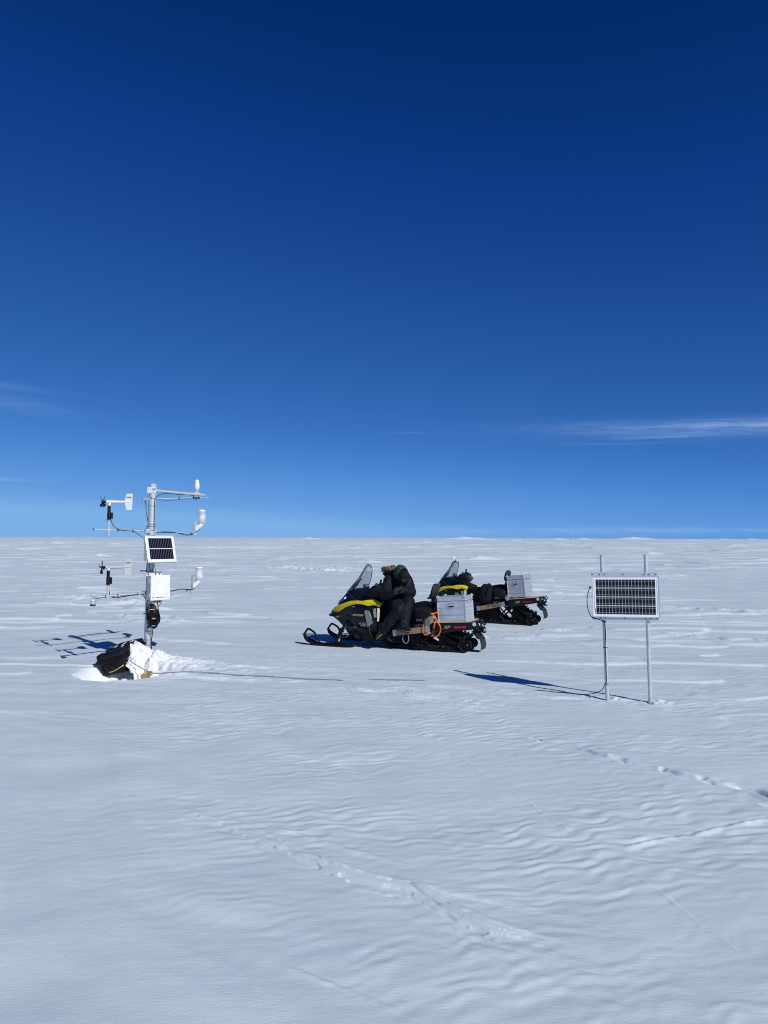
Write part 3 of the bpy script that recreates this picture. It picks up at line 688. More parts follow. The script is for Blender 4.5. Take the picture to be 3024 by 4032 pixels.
    bp.build('front_bumper', M['black'], rt)
    # --- front suspension and skis (on the snow, not tilted)
    for sgn in (1, -1):
        y = 0.40 * sgn; sx = 0.06
        sk = MB(); prof = [(3.065, 0.150), (3.03, 0.095), (2.96, 0.050), (2.86, 0.020), (2.76, 0.006), (2.60, 0.0), (2.40, 0.0), (2.22, 0.004), (2.10, 0.022), (2.02, 0.055)]
        prof = [(x + sx, z) for x, z in prof]
        secs = []
        for i, (x, z) in enumerate(prof):
            hw = (0.03, 0.055, 0.075, 0.085, 0.088, 0.088, 0.088, 0.085, 0.075, 0.05)[i]; t = 0.014
            secs.append([(x, y - hw, z), (x, y - hw * 0.35, z - 0.006), (x, y, z - 0.016), (x, y + hw * 0.35, z - 0.006), (x, y + hw, z), (x, y + hw, z + t + 0.012), (x, y + hw * 0.82, z + t + 0.010), (x, y + hw * 0.7, z + t),
                         (x, y - hw * 0.7, z + t), (x, y - hw * 0.82, z + t + 0.010), (x, y - hw, z + t + 0.012)])
        sk.loft(secs)
        rid = [(2.74, 0.02, 0.010), (2.62, 0.045, 0.03), (2.50, 0.060, 0.045), (2.42, 0.072, 0.045), (2.30, 0.060, 0.04), (2.20, 0.035, 0.03), (2.10, 0.028, 0.01)]
        sk.loft([[(x, y - hw, 0.008), (x, y - hw * 0.8, z), (x, y + hw * 0.8, z), (x, y + hw, 0.008)] for x, z, hw in [(x + sx, z, hw) for x, z, hw in rid]])
        ski = sk.build('ski', M['black'], rt, 35)
        lp = spline([(x + sx, y, z) for x, z in ((2.735, 0.035), (2.79, 0.090), (2.835, 0.170), (2.865, 0.205), (2.965, 0.248), (3.01, 0.225), (3.062, 0.150))], 4)
        MB().tube([tuple(q) for q in lp], 0.018, 8).build('ski_loop', M['black'], ski)
        for bx_, bz_ in ((2.755, 0.058), (3.055, 0.152)):
            MB().box((bx_ + sx, y + 0.018 * sgn, bz_), (0.012, 0.012, 0.012)).build('ski_bolt', M['steel'], ski, 0)
        sp = MB().box((2.42, y, 0.165), (0.055, 0.05, 0.23), Matrix.Rotation(R(-22), 3, 'Y')).tube([(2.43, y - 0.06, 0.075), (2.43, y + 0.06, 0.075)], 0.024, 8)
        sp.box((2.375, y, 0.265), (0.06, 0.055, 0.06)).build('ski_spindle', M['black'], rt, 30, 0.006)
        fin = MB().prism([(2.455, y + 0.034 * sgn, 0.035), (2.405, y + 0.034 * sgn, 0.125), (2.385, y + 0.034 * sgn, 0.132), (2.392, y + 0.034 * sgn, 0.09)], [(2.455, y + 0.026 * sgn, 0.035), (2.405, y + 0.026 * sgn, 0.125), (2.385, y + 0.026 * sgn, 0.132), (2.392, y + 0.026 * sgn, 0.09)])
        fin.build('spindle_guard', M['offwhite'], rt, 0)
        am = MB().tube([(2.38, y, 0.275), (2.27, 0.20 * sgn, 0.34)], 0.013, 6).tube([(2.38, y, 0.275), (2.44, 0.18 * sgn, 0.33)], 0.013, 6)
        am.tube([(2.41, y, 0.135), (2.26, 0.16 * sgn, 0.145)], 0.014, 6).tube([(2.41, y, 0.135), (2.44, 0.14 * sgn, 0.15)], 0.014, 6)
        am.build('suspension_arm', M['black'], rt)
        sh = MB().tube([(2.395, 0.42 * sgn, 0.15), (2.345, 0.20 * sgn, 0.46)], 0.014, 8)
        pts = []
        for i in range(64):
            t = i / 63; a_ = t * 2 * math.pi * 7
            c_ = V(2.392, 0.40 * sgn, 0.175).lerp(V(2.35, 0.23 * sgn, 0.42), t)
            pts.append((c_.x + 0.030 * math.cos(a_), c_.y + 0.025 * math.sin(a_), c_.z + 0.010 * math.sin(a_)))
        sh.tube(pts, 0.006, 5)
        sh.build('shock_absorber', M['dk_grey'], rt)
        MB().tube([(2.36, y - 0.02 * sgn, 0.20), (2.24, 0.17 * sgn, 0.20)], 0.010, 6).tube([(2.375, y, 0.235), (2.365, y - 0.06 * sgn, 0.235)], 0.014, 6).build('tie_rod', M['steel'], rt)
    # --- tunnel, running boards, rear deck
    tn = T().xz([(1.86, 0.16), (1.74, 0.14), (1.50, 0.20), (1.38, 0.235), (0.75, 0.315), (0.62, 0.295), (0.40, 0.328), (0.063, 0.374), (0.061, 0.478), (0.75, 0.437), (1.4, 0.40), (1.86, 0.40)], -0.285, 0.285)
    tun = tn.build('tunnel', M['navy'], rt, 20, 0.006)
    for sgn in (1, -1):
        o = [(0.385, 0.289, 0.408), (0.155, 0.289, 0.424), (0.172, 0.289, 0.393), (0.35, 0.289, 0.380)]
        o = o if sgn > 0 else mirror_pts(o)
        T().prism([(x, y + 0.003 * sgn, z) for x, y, z in o], [(x, y - 0.012 * sgn, z) for x, y, z in o]).build('tail_reflector', M['red'], rt, 0)
        text('lettering', 'XP', 0.066, tm((0.500, 0.2875 * sgn, 0.388), (-sgn, 0, 0.06), (-0.06 * sgn, 0, 1)), M['yellow_strap'], tun, 0.0015, 1.35, 0.35)
        text('lettering', 'REV', 0.055, tm((0.99, 0.2865 * sgn, 0.398), (-sgn, 0, 0.06), (-0.06 * sgn, 0, 1)), M['badge'], tun, 0.001, 1.9, 0.35)
    for sgn in (1, -1):
        rb = T(); pts = [(1.97, 0.105), (1.86, 0.10), (1.70, 0.115), (1.54, 0.175), (1.40, 0.235), (0.735, 0.325), (0.735, 0.345), (1.40, 0.262), (1.53, 0.205), (1.66, 0.155), (1.80, 0.20), (1.92, 0.28)]
        rb.xz(pts, 0.25 * sgn, 0.40 * sgn)
        rb.build('running_board', M['black'], rt, 25, 0.005)
        o = [(1.345, 0.402, 0.318), (0.82, 0.402, 0.400), (0.81, 0.402, 0.312), (1.33, 0.402, 0.232)]
        o = o if sgn > 0 else mirror_pts(o)
        bp_ = T().prism([(x, y + 0.012 * sgn, z) for x, y, z in o], [(x, y - 0.006 * sgn, z) for x, y, z in o]).build('side_board', M['ply'], rt, 0)
        for o in ([(1.40, 0.402, 0.316), (1.342, 0.402, 0.324), (1.33, 0.402, 0.228), (1.39, 0.402, 0.222)], [(0.822, 0.402, 0.404), (0.755, 0.402, 0.414), (0.735, 0.402, 0.318), (0.812, 0.402, 0.309)]):
            o = o if sgn > 0 else mirror_pts(o)
            T().prism([(x, y + 0.016 * sgn, z) for x, y, z in o], [(x, y - 0.008 * sgn, z) for x, y, z in o]).build('board_end', M['alu_dark'], bp_, 0)
        T().tube([tuple(q) for q in spline([(1.86, 0.36 * sgn, 0.42), (1.84, 0.40 * sgn, 0.30), (1.80, 0.41 * sgn, 0.215), (1.69, 0.41 * sgn, 0.118)], 5)], 0.008, 6).build('toe_hold', M['dk_grey'], rt)
    T().xz([(0.745, 0.442), (0.745, 0.456), (0.115, 0.495), (0.115, 0.481)], -0.20, 0.285).build('cargo_deck', M['pale_ply'], rt, 0, 0.002)
    # --- seat, saddlebag and passenger backrest
    def st(x, zb, zt, hw): return [(x, hw, zb), (x, hw * 1.02, (zb + zt) / 2), (x, hw * 0.92, zt - 0.03), (x, hw * 0.6, zt), (x, -hw * 0.6, zt), (x, -hw * 0.92, zt - 0.03), (x, -hw * 1.02, (zb + zt) / 2), (x, -hw, zb)]
    T().loft([st(1.76, 0.40, 0.665, 0.10), st(1.68, 0.40, 0.70, 0.15), st(1.55, 0.40, 0.69, 0.18), st(1.36, 0.40, 0.675, 0.20), st(1.18, 0.40, 0.705, 0.21), st(1.10, 0.40, 0.735, 0.21), st(1.03, 0.42, 0.742, 0.21), st(0.88, 0.42, 0.725, 0.20), st(0.80, 0.42, 0.72, 0.19), st(0.77, 0.43, 0.70, 0.16)]).build('seat', M['seat'], rt, 40, 0.012, 3)
    for sgn in (1, -1):
        def sb(x, zb, zt, y1): return [(x, 0.18 * sgn, zb), (x, y1 * sgn, zb + 0.02), (x, (y1 + 0.012) * sgn, (zb + zt) / 2), (x, (y1 - 0.01) * sgn, zt - 0.04), (x, 0.18 * sgn, zt)]
        sbg = T().loft([sb(1.10, 0.45, 0.62, 0.26), sb(1.06, 0.435, 0.66, 0.30), sb(0.96, 0.43, 0.675, 0.315), sb(0.84, 0.43, 0.675, 0.31), sb(0.77, 0.44, 0.66, 0.27)]).build('saddlebag', M['fabric'], rt, 50, 0.01)
        T().box((0.965, 0.324 * sgn, 0.478), (0.085, 0.010, 0.026), Matrix.Rotation(R(3), 3, 'Y')).build('bag_label', M['badge'], sbg, 0)
        T().box((0.965, 0.329 * sgn, 0.478), (0.072, 0.006, 0.014), Matrix.Rotation(R(3), 3, 'Y')).build('bag_label_print', M['ink'], sbg, 0)
    T().loft([[(0.90, y, 0.70), (0.83, y, 0.70), (0.77, y, 0.86), (0.755, y, 0.98), (0.775, y, 0.98), (0.82, y, 0.86)] for y in (-0.05, 0.05)]).build('backrest_post', M['black'], rt, 30, 0.006)
    br = T(); secs = []
    for t, hw, th in ((0, 0.06, 0.022), (0.05, 0.105, 0.042), (0.3, 0.132, 0.052), (0.7, 0.138, 0.052), (0.93, 0.115, 0.042), (1, 0.07, 0.020)):
        cx, cz = 0.845 - 0.065 * t, 0.815 + 0.210 * t
        secs.append([(cx + th * math.sin(a) * 0.89, hw * math.cos(a), cz + th * math.sin(a) * 0.45) for a in np.linspace(0, 2 * math.pi, 19)[:-1]])
    br.loft(secs).build('backrest', M['dk_grey'], rt, 50)
    # --- rear: hitch, grab bar, flap
    hi = T().box((0.045, 0, 0.40), (0.05, 0.44, 0.11)).tube([(0.05, -0.20, 0.40), (0.0, -0.20, 0.36), (-0.02, 0, 0.355), (0.0, 0.20, 0.36), (0.05, 0.20, 0.40)], 0.013, 7)
    hi.box((-0.01, 0, 0.35), (0.10, 0.06, 0.05)).tube([(0.02, 0.05, 0.34), (-0.05, 0.05, 0.31), (-0.06, -0.04, 0.31), (0.02, -0.05, 0.35)], 0.012, 6)
    hi.tube([(0.03, -0.24, 0.49), (-0.02, -0.22, 0.44), (-0.03, -0.1, 0.42)], 0.010, 6)
    hit = hi.build('tow_hitch', M['black'], rt, 30, 0.004)
    T().lathe([(0.030, 0), (0.030, 0.008), (0.013, 0.009)], (0.035, 0.262, 0.455), (0, 1, 0.05), 14).build('tie_ring', M['offwhite'], hit)
    for px, py, pz in ((0.0, 0.16, 0.44), (-0.025, 0.06, 0.41), (-0.03, -0.06, 0.385), (0.0, -0.16, 0.40), (-0.04, 0.02, 0.34)):
        T().tube([(px, py - 0.02, pz), (px - 0.02, py + 0.02, pz + 0.02)], 0.010, 6).ball((px - 0.02, py, pz), 0.014, None, 8, 6).build('hitch_pin', M['steel'], hit)
    fl = T().loft([[(x, y, z), (x - 0.004, y * 0.95, z - 0.0), (x - 0.012, y, z)] if False else [(x, hw, z), (x - 0.010, hw, z - 0.004), (x - 0.010, -hw, z - 0.004), (x, -hw, z)] for x, z, hw in ((0.13, 0.385, 0.10), (0.09, 0.33, 0.125), (0.04, 0.27, 0.13), (-0.012, 0.210, 0.13))])
    fl.loft([[(x, hw, z), (x - 0.008, hw, z - 0.002), (x - 0.008, -hw, z - 0.002), (x, -hw, z)] for x, z, hw in ((-0.012, 0.208, 0.122), (-0.030, 0.12, 0.126), (-0.030, 0.085, 0.118), (-0.015, 0.05, 0.112))])
    for sgn in (1, -1):
        fl.loft([[(x, 0.132 * sgn, z), (x + 0.05, 0.115 * sgn, z + 0.01), (x + 0.05, 0.108 * sgn, z + 0.01), (x, 0.124 * sgn, z)] for x, z in ((0.09, 0.33), (0.04, 0.27), (-0.012, 0.212))])
    fl.build('snow_flap', M['dk_grey'], rt, 25)
    T().tube([(0.085, 0.07, 0.34), (0.045, 0.02, 0.27), (0.055, -0.03, 0.295)], 0.006, 5).tube([(0.06, -0.06, 0.31), (0.025, -0.02, 0.235)], 0.005, 5).build('flap_strap', M['black'], rt)
    # --- track: belt on the snow with lugs, rails, wheels, springs
    tz = tp(1.6, 0, 0.33).z; t2 = tp(0.66, 0, 0.33).z; t1 = tp(0.52, 0, 0.315).z
    path = [(1.42, 0.030), (1.2, 0.022), (0.9, 0.018), (0.6, 0.016), (0.32, 0.016)] + arc(0.185, 0.120, 0.106, -80, 70, 9) + [(0.34, 0.245), (0.44, 0.272 + (t1 - 0.315) * 0.5), (0.52, t1 - 0.01), (0.66, t2), (1.1, t2 + 0.01), (1.62, tz)] + arc(1.71, 0.245, 0.105, 75, -60, 7) + [(1.66, 0.115), (1.58, 0.07), (1.50, 0.042)]
    P2 = [V(x, 0, z) for x, z in path]
    tr = MB(); secs = []
    nP = len(P2)
    for i in range(nP):
        t = (P2[(i + 1) % nP] - P2[i - 1]).normalized(); nrm = V(t.z, 0, -t.x)          # outward
        if nrm.dot(P2[i] - V(0.9, 0, 0.17)) < 0: nrm = -nrm
        a = P2[i]; b_ = P2[i] - nrm * 0.026
        secs.append([(a.x, 0.225, a.z), (a.x, -0.225, a.z), (b_.x, -0.225, b_.z), (b_.x, 0.225, b_.z)])
    tr.loft(secs + [secs[0]], cap=False)
    # lugs evenly along the belt
    seg = []; acc = 0
    for i in range(nP):
        seg.append((acc, P2[i], P2[(i + 1) % nP])); acc += (P2[(i + 1) % nP] - P2[i]).length
    nl = 58
    for k in range(nl):
        s0 = acc * k / nl
        for j, (d0, pa, pb) in enumerate(seg):
            ln = (pb - pa).length
            if d0 <= s0 <= d0 + ln:
                t = (pb - pa).normalized(); nrm = V(t.z, 0, -t.x)
                if nrm.dot(pa - V(0.9, 0, 0.17)) < 0: nrm = -nrm
                c = pa + t * (s0 - d0); hgt = 0.012 if c.z < 0.03 else 0.048
                for y0, y1 in ((-0.235, -0.10), (-0.08, 0.08), (0.10, 0.235)):
                    if k % 2 and abs(y0) > 0.11: y0, y1 = y0 * 0.92, y1 * 0.92
                    ca_, cb_ = c - t * 0.016, c + t * 0.016; cc = c + nrm * hgt
                    tr.add([(ca_.x, y0, ca_.z), (cb_.x, y0, cb_.z), (cc.x, y0 + 0.012, cc.z), (ca_.x, y1, ca_.z), (cb_.x, y1, cb_.z), (cc.x, y1 - 0.012, cc.z)],
                           [(0, 1, 2), (3, 5, 4), (0, 3, 4, 1), (1, 4, 5, 2), (0, 2, 5, 3)])
                break
    tr.build('track', M['rubber'], rt, 0)
    for y in (-0.14, 0.14):
        rl = MB().xz([(1.56, 0.135), (1.48, 0.075), (1.36, 0.047), (0.22, 0.040), (0.22, 0.062), (0.50, 0.085), (1.30, 0.092), (1.46, 0.125), (1.54, 0.165)], y - 0.014, y + 0.014)
        rl.build('slide_rail', M['dk_grey'], rt, 0, 0.003)
    for x, z, r_, ys in ((0.190, 0.120, 0.076, (-0.15, -0.05, 0.05, 0.15)), (0.33, 0.096, 0.066, (-0.16, 0.16)), (0.60, 0.072, 0.048, (-0.16, 0.16)), (1.05, 0.072, 0.044, (-0.15, 0.15))):
        for y in ys:
            wl = MB().lathe([(r_ * 0.93, -0.014), (r_, -0.009), (r_, 0.009), (r_ * 0.93, 0.014), (r_ * 0.75, 0.014), (r_ * 0.7, 0.006), (r_ * 0.35, 0.006), (r_ * 0.3, 0.016), (0.012, 0.018)], (x, y, z), (0, 1, 0) if y > 0 else (0, -1, 0), 20)
            wh = wl.build('idler_wheel', M['black'], rt, 40)
            MB().lathe([(0.010, 0), (0.010, 0.006), (0.006, 0.009)], (x, y + (0.016 if y > 0 else -0.016), z), (0, 1 if y > 0 else -1, 0), 10).build('wheel_bolt', M['steel'], wh)
    a1 = tp(1.15, 0, 0.33); a2 = tp(0.72, 0, 0.35)
    for y in (-0.17, 0.17):
        MB().tube([(1.36, y, 0.085), (a1.x, y, a1.z)], 0.022, 7).tube([(0.86, y, 0.09), (a1.x, y, a1.z - 0.02)], 0.015, 7).build('swing_arm', M['black'], rt)
        MB().tube([(0.36, y, 0.12), (a2.x, y, a2.z)], 0.028, 7).tube([(1.04, y, 0.075), (a2.x, y, a2.z - 0.03)], 0.018, 7).build('rear_arm', M['black'], rt)
        sp = MB(); pts = []
        for i in range(50):
            a_ = i / 49 * 2 * math.pi * 6
            pts.append((a2.x - 0.02 + 0.045 * math.cos(a_), y - 0.05 + 0.10 * i / 49, a2.z - 0.07 + 0.045 * math.sin(a_)))
        sp.tube(pts, 0.007, 5).tube([pts[-1], (0.98, y + 0.03, 0.12)], 0.007, 5).build('torsion_spring', M['dk_grey'], rt)
    for y in (-0.11, 0.11):
        MB().xz([(1.52, 0.10), (1.50, 0.20), (tp(1.30, 0, 0.27).x, tp(1.30, 0, 0.27).z), (tp(1.12, 0, 0.31).x, tp(1.12, 0, 0.31).z), (1.02, 0.20), (0.80, 0.11), (0.80, 0.08), (1.40, 0.08)], y - 0.02, y + 0.02).build('suspension_frame', M['black'], rt, 0, 0.004)
        MB().xz([(0.72, 0.09), (tp(0.66, 0, 0.30).x, tp(0.66, 0, 0.30).z), (tp(0.56, 0, 0.30).x, tp(0.56, 0, 0.30).z), (0.36, 0.12), (0.36, 0.07)], y - 0.012, y + 0.012).build('rear_frame', M['black'], rt, 0, 0.004)
    MB().box((tp(0.70, 0, 0).x, 0, tp(0.7, 0, 0.29).z), (0.17, 0.40, 0.07)).build('suspension_mount', M['black'], rt, 0, 0.01)
    MB().tube([(0.62, 0, 0.10), (tp(0.95, 0, 0.33).x, 0, tp(0.95, 0, 0.33).z)], 0.026, 8).build('shock_absorber', M['dk_grey'], rt)
    MB().xz([(1.66, 0.20), (1.62, 0.12), (1.50, 0.075), (1.50, 0.09), (1.58, 0.15), (1.63, 0.21)], 0.155, 0.17).build('rail_guard', M['grey_plastic'], rt, 0)
    return rt, tp

AX, AY, ADEG = 1.502, 11.164, 25
BX, BY, BDEG = 3.243, 14.734, 30
sledA, tpA = make_sled((AX, AY, gz(1.0, 11.3) - 0.004), ADEG, 0.936, 0.0, True, 'nearer black and yellow snowmobile with a person seated sideways on it')
sledB, tpB = make_sled((BX, BY, gz(2.6, 15.0) - 0.004), BDEG, 0.922, 0.040, False, 'farther black and yellow snowmobile standing without a rider')

# ------------------------------------------------------------------ loads on the machines
def ribbon(pts, wdir, w, th, k=6):
    P = spline(pts, k); s = []; wd = V(*wdir).normalized()
    mb = MB(); secs = []
    for i, p in enumerate(P):
        t = (P[min(i + 1, len(P) - 1)] - P[max(i - 1, 0)]).normalized()
        x = (wd - t * wd.dot(t)).normalized(); y = t.cross(x)
        secs.append([p + x * w / 2 + y * th / 2, p - x * w / 2 + y * th / 2, p - x * w / 2 - y * th / 2, p + x * w / 2 - y * th / 2])
    return mb.loft([[tuple(q) for q in sc] for sc in secs])
def on_sled(x, y, z, sled): return sled.matrix_basis @ V(x, y, z)
def make_box(sled, corner, ln, dp, ht, tilt, label, ribs):
    """ribbed aluminium transport box; local x runs toward the tail, y to the far side"""
    bpy.context.view_layer.update()
    rt = thing('transport_box', label, 'storage box', (0, 0, 0), 0, 'aluminium transport boxes')
    mw = sled.matrix_world @ Matrix.Translation(V(*corner)) @ Matrix.Rotation(tilt, 4, 'Y') @ Matrix.Rotation(math.pi, 4, 'Z')
    rt.matrix_world = mw
    b = MB(); bh = ht * 0.84
    # shell with pressed ribs: vertical profile swept around the four sides
    prof = [(0.0, 0.0)]; n = ribs
    for k in range(n):
        z = bh * (k + 1) / (n + 1)
        prof += [(0.0, z - 0.0075), (0.008, z - 0.007), (0.008, z + 0.007), (0.0, z + 0.0075)]
    prof.append((0.0, bh))
    secs = [[(-o, -o, z), (ln + o, -o, z), (ln + o, dp + o, z), (-o, dp + o, z)] for o, z in prof]
    shell = b.loft(secs).build('shell', M['alu_sheet'], rt, 20)
    l_ = MB().box((ln / 2, dp / 2, bh + (ht - bh) * 0.36), (ln + 0.012, dp + 0.012, (ht - bh) * 0.62)).box((ln / 2, dp / 2, ht - (ht - bh) * 0.28), (ln + 0.002, dp + 0.002, (ht - bh) * 0.5))
    lid = l_.build('lid', M['alu_sheet'], rt, 20, 0.004)
    MB().loft([[(-0.010, -0.010, z), (ln + 0.010, -0.010, z), (ln + 0.010, dp + 0.010, z), (-0.010, dp + 0.010, z)] for z in (bh - 0.006, bh + 0.010)]).build('lid_rim', M['alu'], lid, 0, 0.003)
    MB().box((ln / 2, dp / 2, bh - 0.010), (ln + 0.004, dp + 0.004, 0.006)).build('lid_seal', M['ink'], lid, 0)
    for x in (0.0, ln):
        for y in (0.0, dp):
            sx, sy = (1 if x else -1), (1 if y else -1)
            MB().box((x + 0.002 * sx, y + 0.002 * sy, bh * 0.5 - 0.006), (0.018, 0.018, bh - 0.04)).build('corner_edge', M['alu'], shell, 0, 0.003)
            MB().box((x - 0.004 * sx, y - 0.004 * sy, ht - 0.006), (0.042, 0.042, 0.03)).ball((x - 0.006 * sx, y - 0.006 * sy, ht + 0.010), (0.013, 0.013, 0.008), None, 8, 6).build('corner_cap', M['alu'], lid, 0, 0.005)
            MB().box((x - 0.004 * sx, y - 0.004 * sy, 0.012), (0.034, 0.034, 0.03)).build('foot_cap', M['alu'], shell, 0, 0.004)
    def handle(o, xd, yd):
        q = frame(o, xd, yd)
        h = MB().box((0, 0, 0.004), (0.092, 0.064, 0.008))
        pl = h.tube([(-0.040, 0.020, 0.010), (-0.036, -0.022, 0.018), (0.036, -0.022, 0.018), (0.040, 0.020, 0.010)], 0.005, 6)
        pl.v = [tuple(q @ V(*v)) for v in pl.v]
        hd = pl.build('handle', M['alu_dark'], rt, 30, 0.001)
        g_ = MB().box((0, -0.024, 0.019), (0.080, 0.016, 0.014)); g_.v = [tuple(q @ V(*v)) for v in g_.v]
        g_.build('handle_grip', M['black'], hd, 0, 0.003)
        p_ = MB().box((0, 0.004, 0.0095), (0.060, 0.036, 0.003)); p_.v = [tuple(q @ V(*v)) for v in p_.v]
        p_.build('handle_recess', M['alu_sheet'], hd, 0)
    handle((ln / 2, -0.002, bh * 0.78), (1, 0, 0), (0, 0, 1))
    def latch(y):
        MB().box((ln + 0.008, y, bh - 0.01), (0.014, 0.034, 0.072)).box((ln + 0.016, y, bh - 0.03), (0.010, 0.024, 0.024)).build('latch', M['alu_dark'], rt, 0, 0.003)
    latch(dp * 0.30); latch(dp * 0.72)
    return rt
make_box(sledA, (0.645, 0.255, 0.463), 0.475, 0.345, 0.385, R(3.6), 'ribbed aluminium box on the deck of the nearer snowmobile', 2)
make_box(sledB, (0.700, 0.262, 0.562), 0.385, 0.44, 0.435, R(5.8), 'taller dented aluminium box on the deck of the farther snowmobile', 3)

def sled_thing(name, label, cat, sled, group=None):
    t = thing(name, label, cat, sled.location, sled.rotation_euler.z, group); t.scale = sled.scale
    return t
# orange strap knotted at the backrest, hanging in loops over the side board
t = sled_thing('ratchet_strap', 'orange webbing strap hanging in loops from the nearer snowmobile', 'strap', sledA)
ribbon([(0.60, 0.30, 0.64), (0.68, 0.335, 0.60), (0.74, 0.345, 0.595), (0.70, 0.345, 0.57), (0.655, 0.36, 0.53), (0.60, 0.40, 0.47), (0.55, 0.43, 0.42), (0.545, 0.432, 0.35), (0.58, 0.43, 0.285), (0.635, 0.425, 0.255), (0.675, 0.425, 0.285), (0.665, 0.425, 0.38), (0.64, 0.40, 0.50)], (1, 0, 0.45), 0.019, 0.004).build('webbing', M['orange'], t, 50)
ribbon([(0.80, 0.38, 0.50), (0.835, 0.43, 0.42), (0.845, 0.43, 0.33), (0.82, 0.43, 0.275), (0.775, 0.425, 0.29), (0.71, 0.42, 0.315), (0.66, 0.425, 0.33)], (1, 0, 0.3), 0.018, 0.004).build('webbing', M['orange'], t, 50)
MB().box((0.655, 0.432, 0.33), (0.035, 0.022, 0.11), Matrix.Rotation(R(12), 3, 'Y')).box((0.66, 0.446, 0.35), (0.022, 0.014, 0.05)).build('ratchet_buckle', M['dk_grey'], t, 0, 0.004)
MB().ball((0.725, 0.352, 0.588), (0.030, 0.020, 0.020)).build('knot', M['orange'], t)
# camouflage pouch
c = MB(); secs = []
for s_, r1, r2 in ((0, 0.02, 0.015), (0.06, 0.045, 0.03), (0.30, 0.062, 0.040), (0.62, 0.052, 0.034), (0.88, 0.025, 0.018), (1.0, 0.006, 0.005)):
    x, z = 0.845 - 0.20 * s_, 0.425 + 0.14 * s_
    secs.append([(x + r1 * math.cos(a) * 0.55, 0.40 + r2 * math.sin(a), z + r1 * math.cos(a) * 0.85) for a in np.linspace(0, 2 * math.pi, 15)[:-1]])
o = c.loft(secs).build('camouflage_pouch', M['camo'], None, 60)
o.location = sledA.location; o.rotation_euler = sledA.rotation_euler; o.scale = sledA.scale
tag(o, 'camouflage cloth pouch hanging beside the orange strap', 'pouch')
# pale cord loop under the running board of the nearer machine
o = MB().tube([tuple(q) for q in spline([(1.205, 0.41, 0.245), (1.215, 0.42, 0.19), (1.185, 0.425, 0.135), (1.135, 0.425, 0.132), (1.108, 0.42, 0.19), (1.122, 0.41, 0.25)], 6)], 0.0055, 6).build('cord_loop', mat('lilac_cord', (0.32, 0.28, 0.42), 0.7), None)
o.location = sledA.location; o.rotation_euler = sledA.rotation_euler; o.scale = sledA.scale
tag(o, 'thin lilac cord loop hanging under the nearer running board', 'cord')
# black backpack hung over the seat of the farther machine
bk = MB(); secs = []
for z, x0, x1, y0, y1 in ((0.385, 1.36, 1.20, 0.26, 0.33), (0.43, 1.385, 1.115, 0.23, 0.37), (0.55, 1.40, 1.085, 0.20, 0.39), (0.66, 1.40, 1.09, 0.16, 0.385), (0.74, 1.385, 1.12, 0.06, 0.34), (0.79, 1.36, 1.16, 0.0, 0.27), (0.815, 1.31, 1.20, 0.04, 0.20)):
    secs.append([((x0 + x1) / 2 + (x0 - x1) / 2 * math.cos(a) * (1 + 0.05 * math.sin(5 * a + z * 30)), (y0 + y1) / 2 + (y1 - y0) / 2 * math.sin(a), z + 0.012 * math.sin(3 * a)) for a in np.linspace(0, 2 * math.pi, 25)[:-1]])
t = sled_thing('backpack', 'black backpack slung over the seat of the farther snowmobile', 'backpack', sledB)
bd = bk.loft(secs).build('bag', M['fabric'], t, 60)
for x in (1.30, 1.17):
    ribbon([(x, 0.16, 0.80), (x - 0.01, 0.33, 0.74), (x, 0.40, 0.62), (x + 0.01, 0.395, 0.48)], (1, 0, 0), 0.03, 0.006).build('shoulder_strap', M['black'], t, 50)
pk = MB().ball((1.235, 0.375, 0.53), (0.10, 0.045, 0.09)).build('pocket', M['fabric'], t, 60)
for x in (1.14, 1.02, 0.92):
    o = ribbon([(x, 0.40, 0.50), (x - 0.02, 0.43, 0.43), (x - 0.05, 0.42, 0.37)], (1, 0, 0), 0.014, 0.003)
    o.build('dangling_strap', M['black'], t, 50)
# white and grey pouch tucked in front of that box
o = MB().ball((0.72, 0.33, 0.555), (0.045, 0.035, 0.060), Matrix.Rotation(R(25), 3, 'Y')).ball((0.70, 0.335, 0.60), (0.03, 0.025, 0.03)).build('tool_pouch', mat('mottled_cloth', (0.45, 0.45, 0.42), 0.8, color2=(0.08, 0.08, 0.08), vscale=18), None, 60)
o.location = sledB.location; o.rotation_euler = sledB.rotation_euler; o.scale = sledB.scale
tag(o, 'mottled white and grey pouch before the farther aluminium box', 'pouch')
# clear square plate on a clip at the top of the farther windshield
t = sled_thing('clip_plate', 'small clear square plate clipped onto the farther windshield', 'clip plate', sledB)
MB().box((2.15, -0.01, 1.335), (0.012, 0.15, 0.085), Matrix.Rotation(R(18), 3, 'Y')).build('plate', mat('milky_acrylic', (0.52, 0.58, 0.55), 0.25), t, 0, 0.012, 3)
MB().tube([(2.13, 0, 1.32), (2.125, 0.0, 1.265)], 0.010, 6).box((2.125, 0, 1.262), (0.035, 0.035, 0.03)).build('clip', M['black'], t, 0, 0.003)

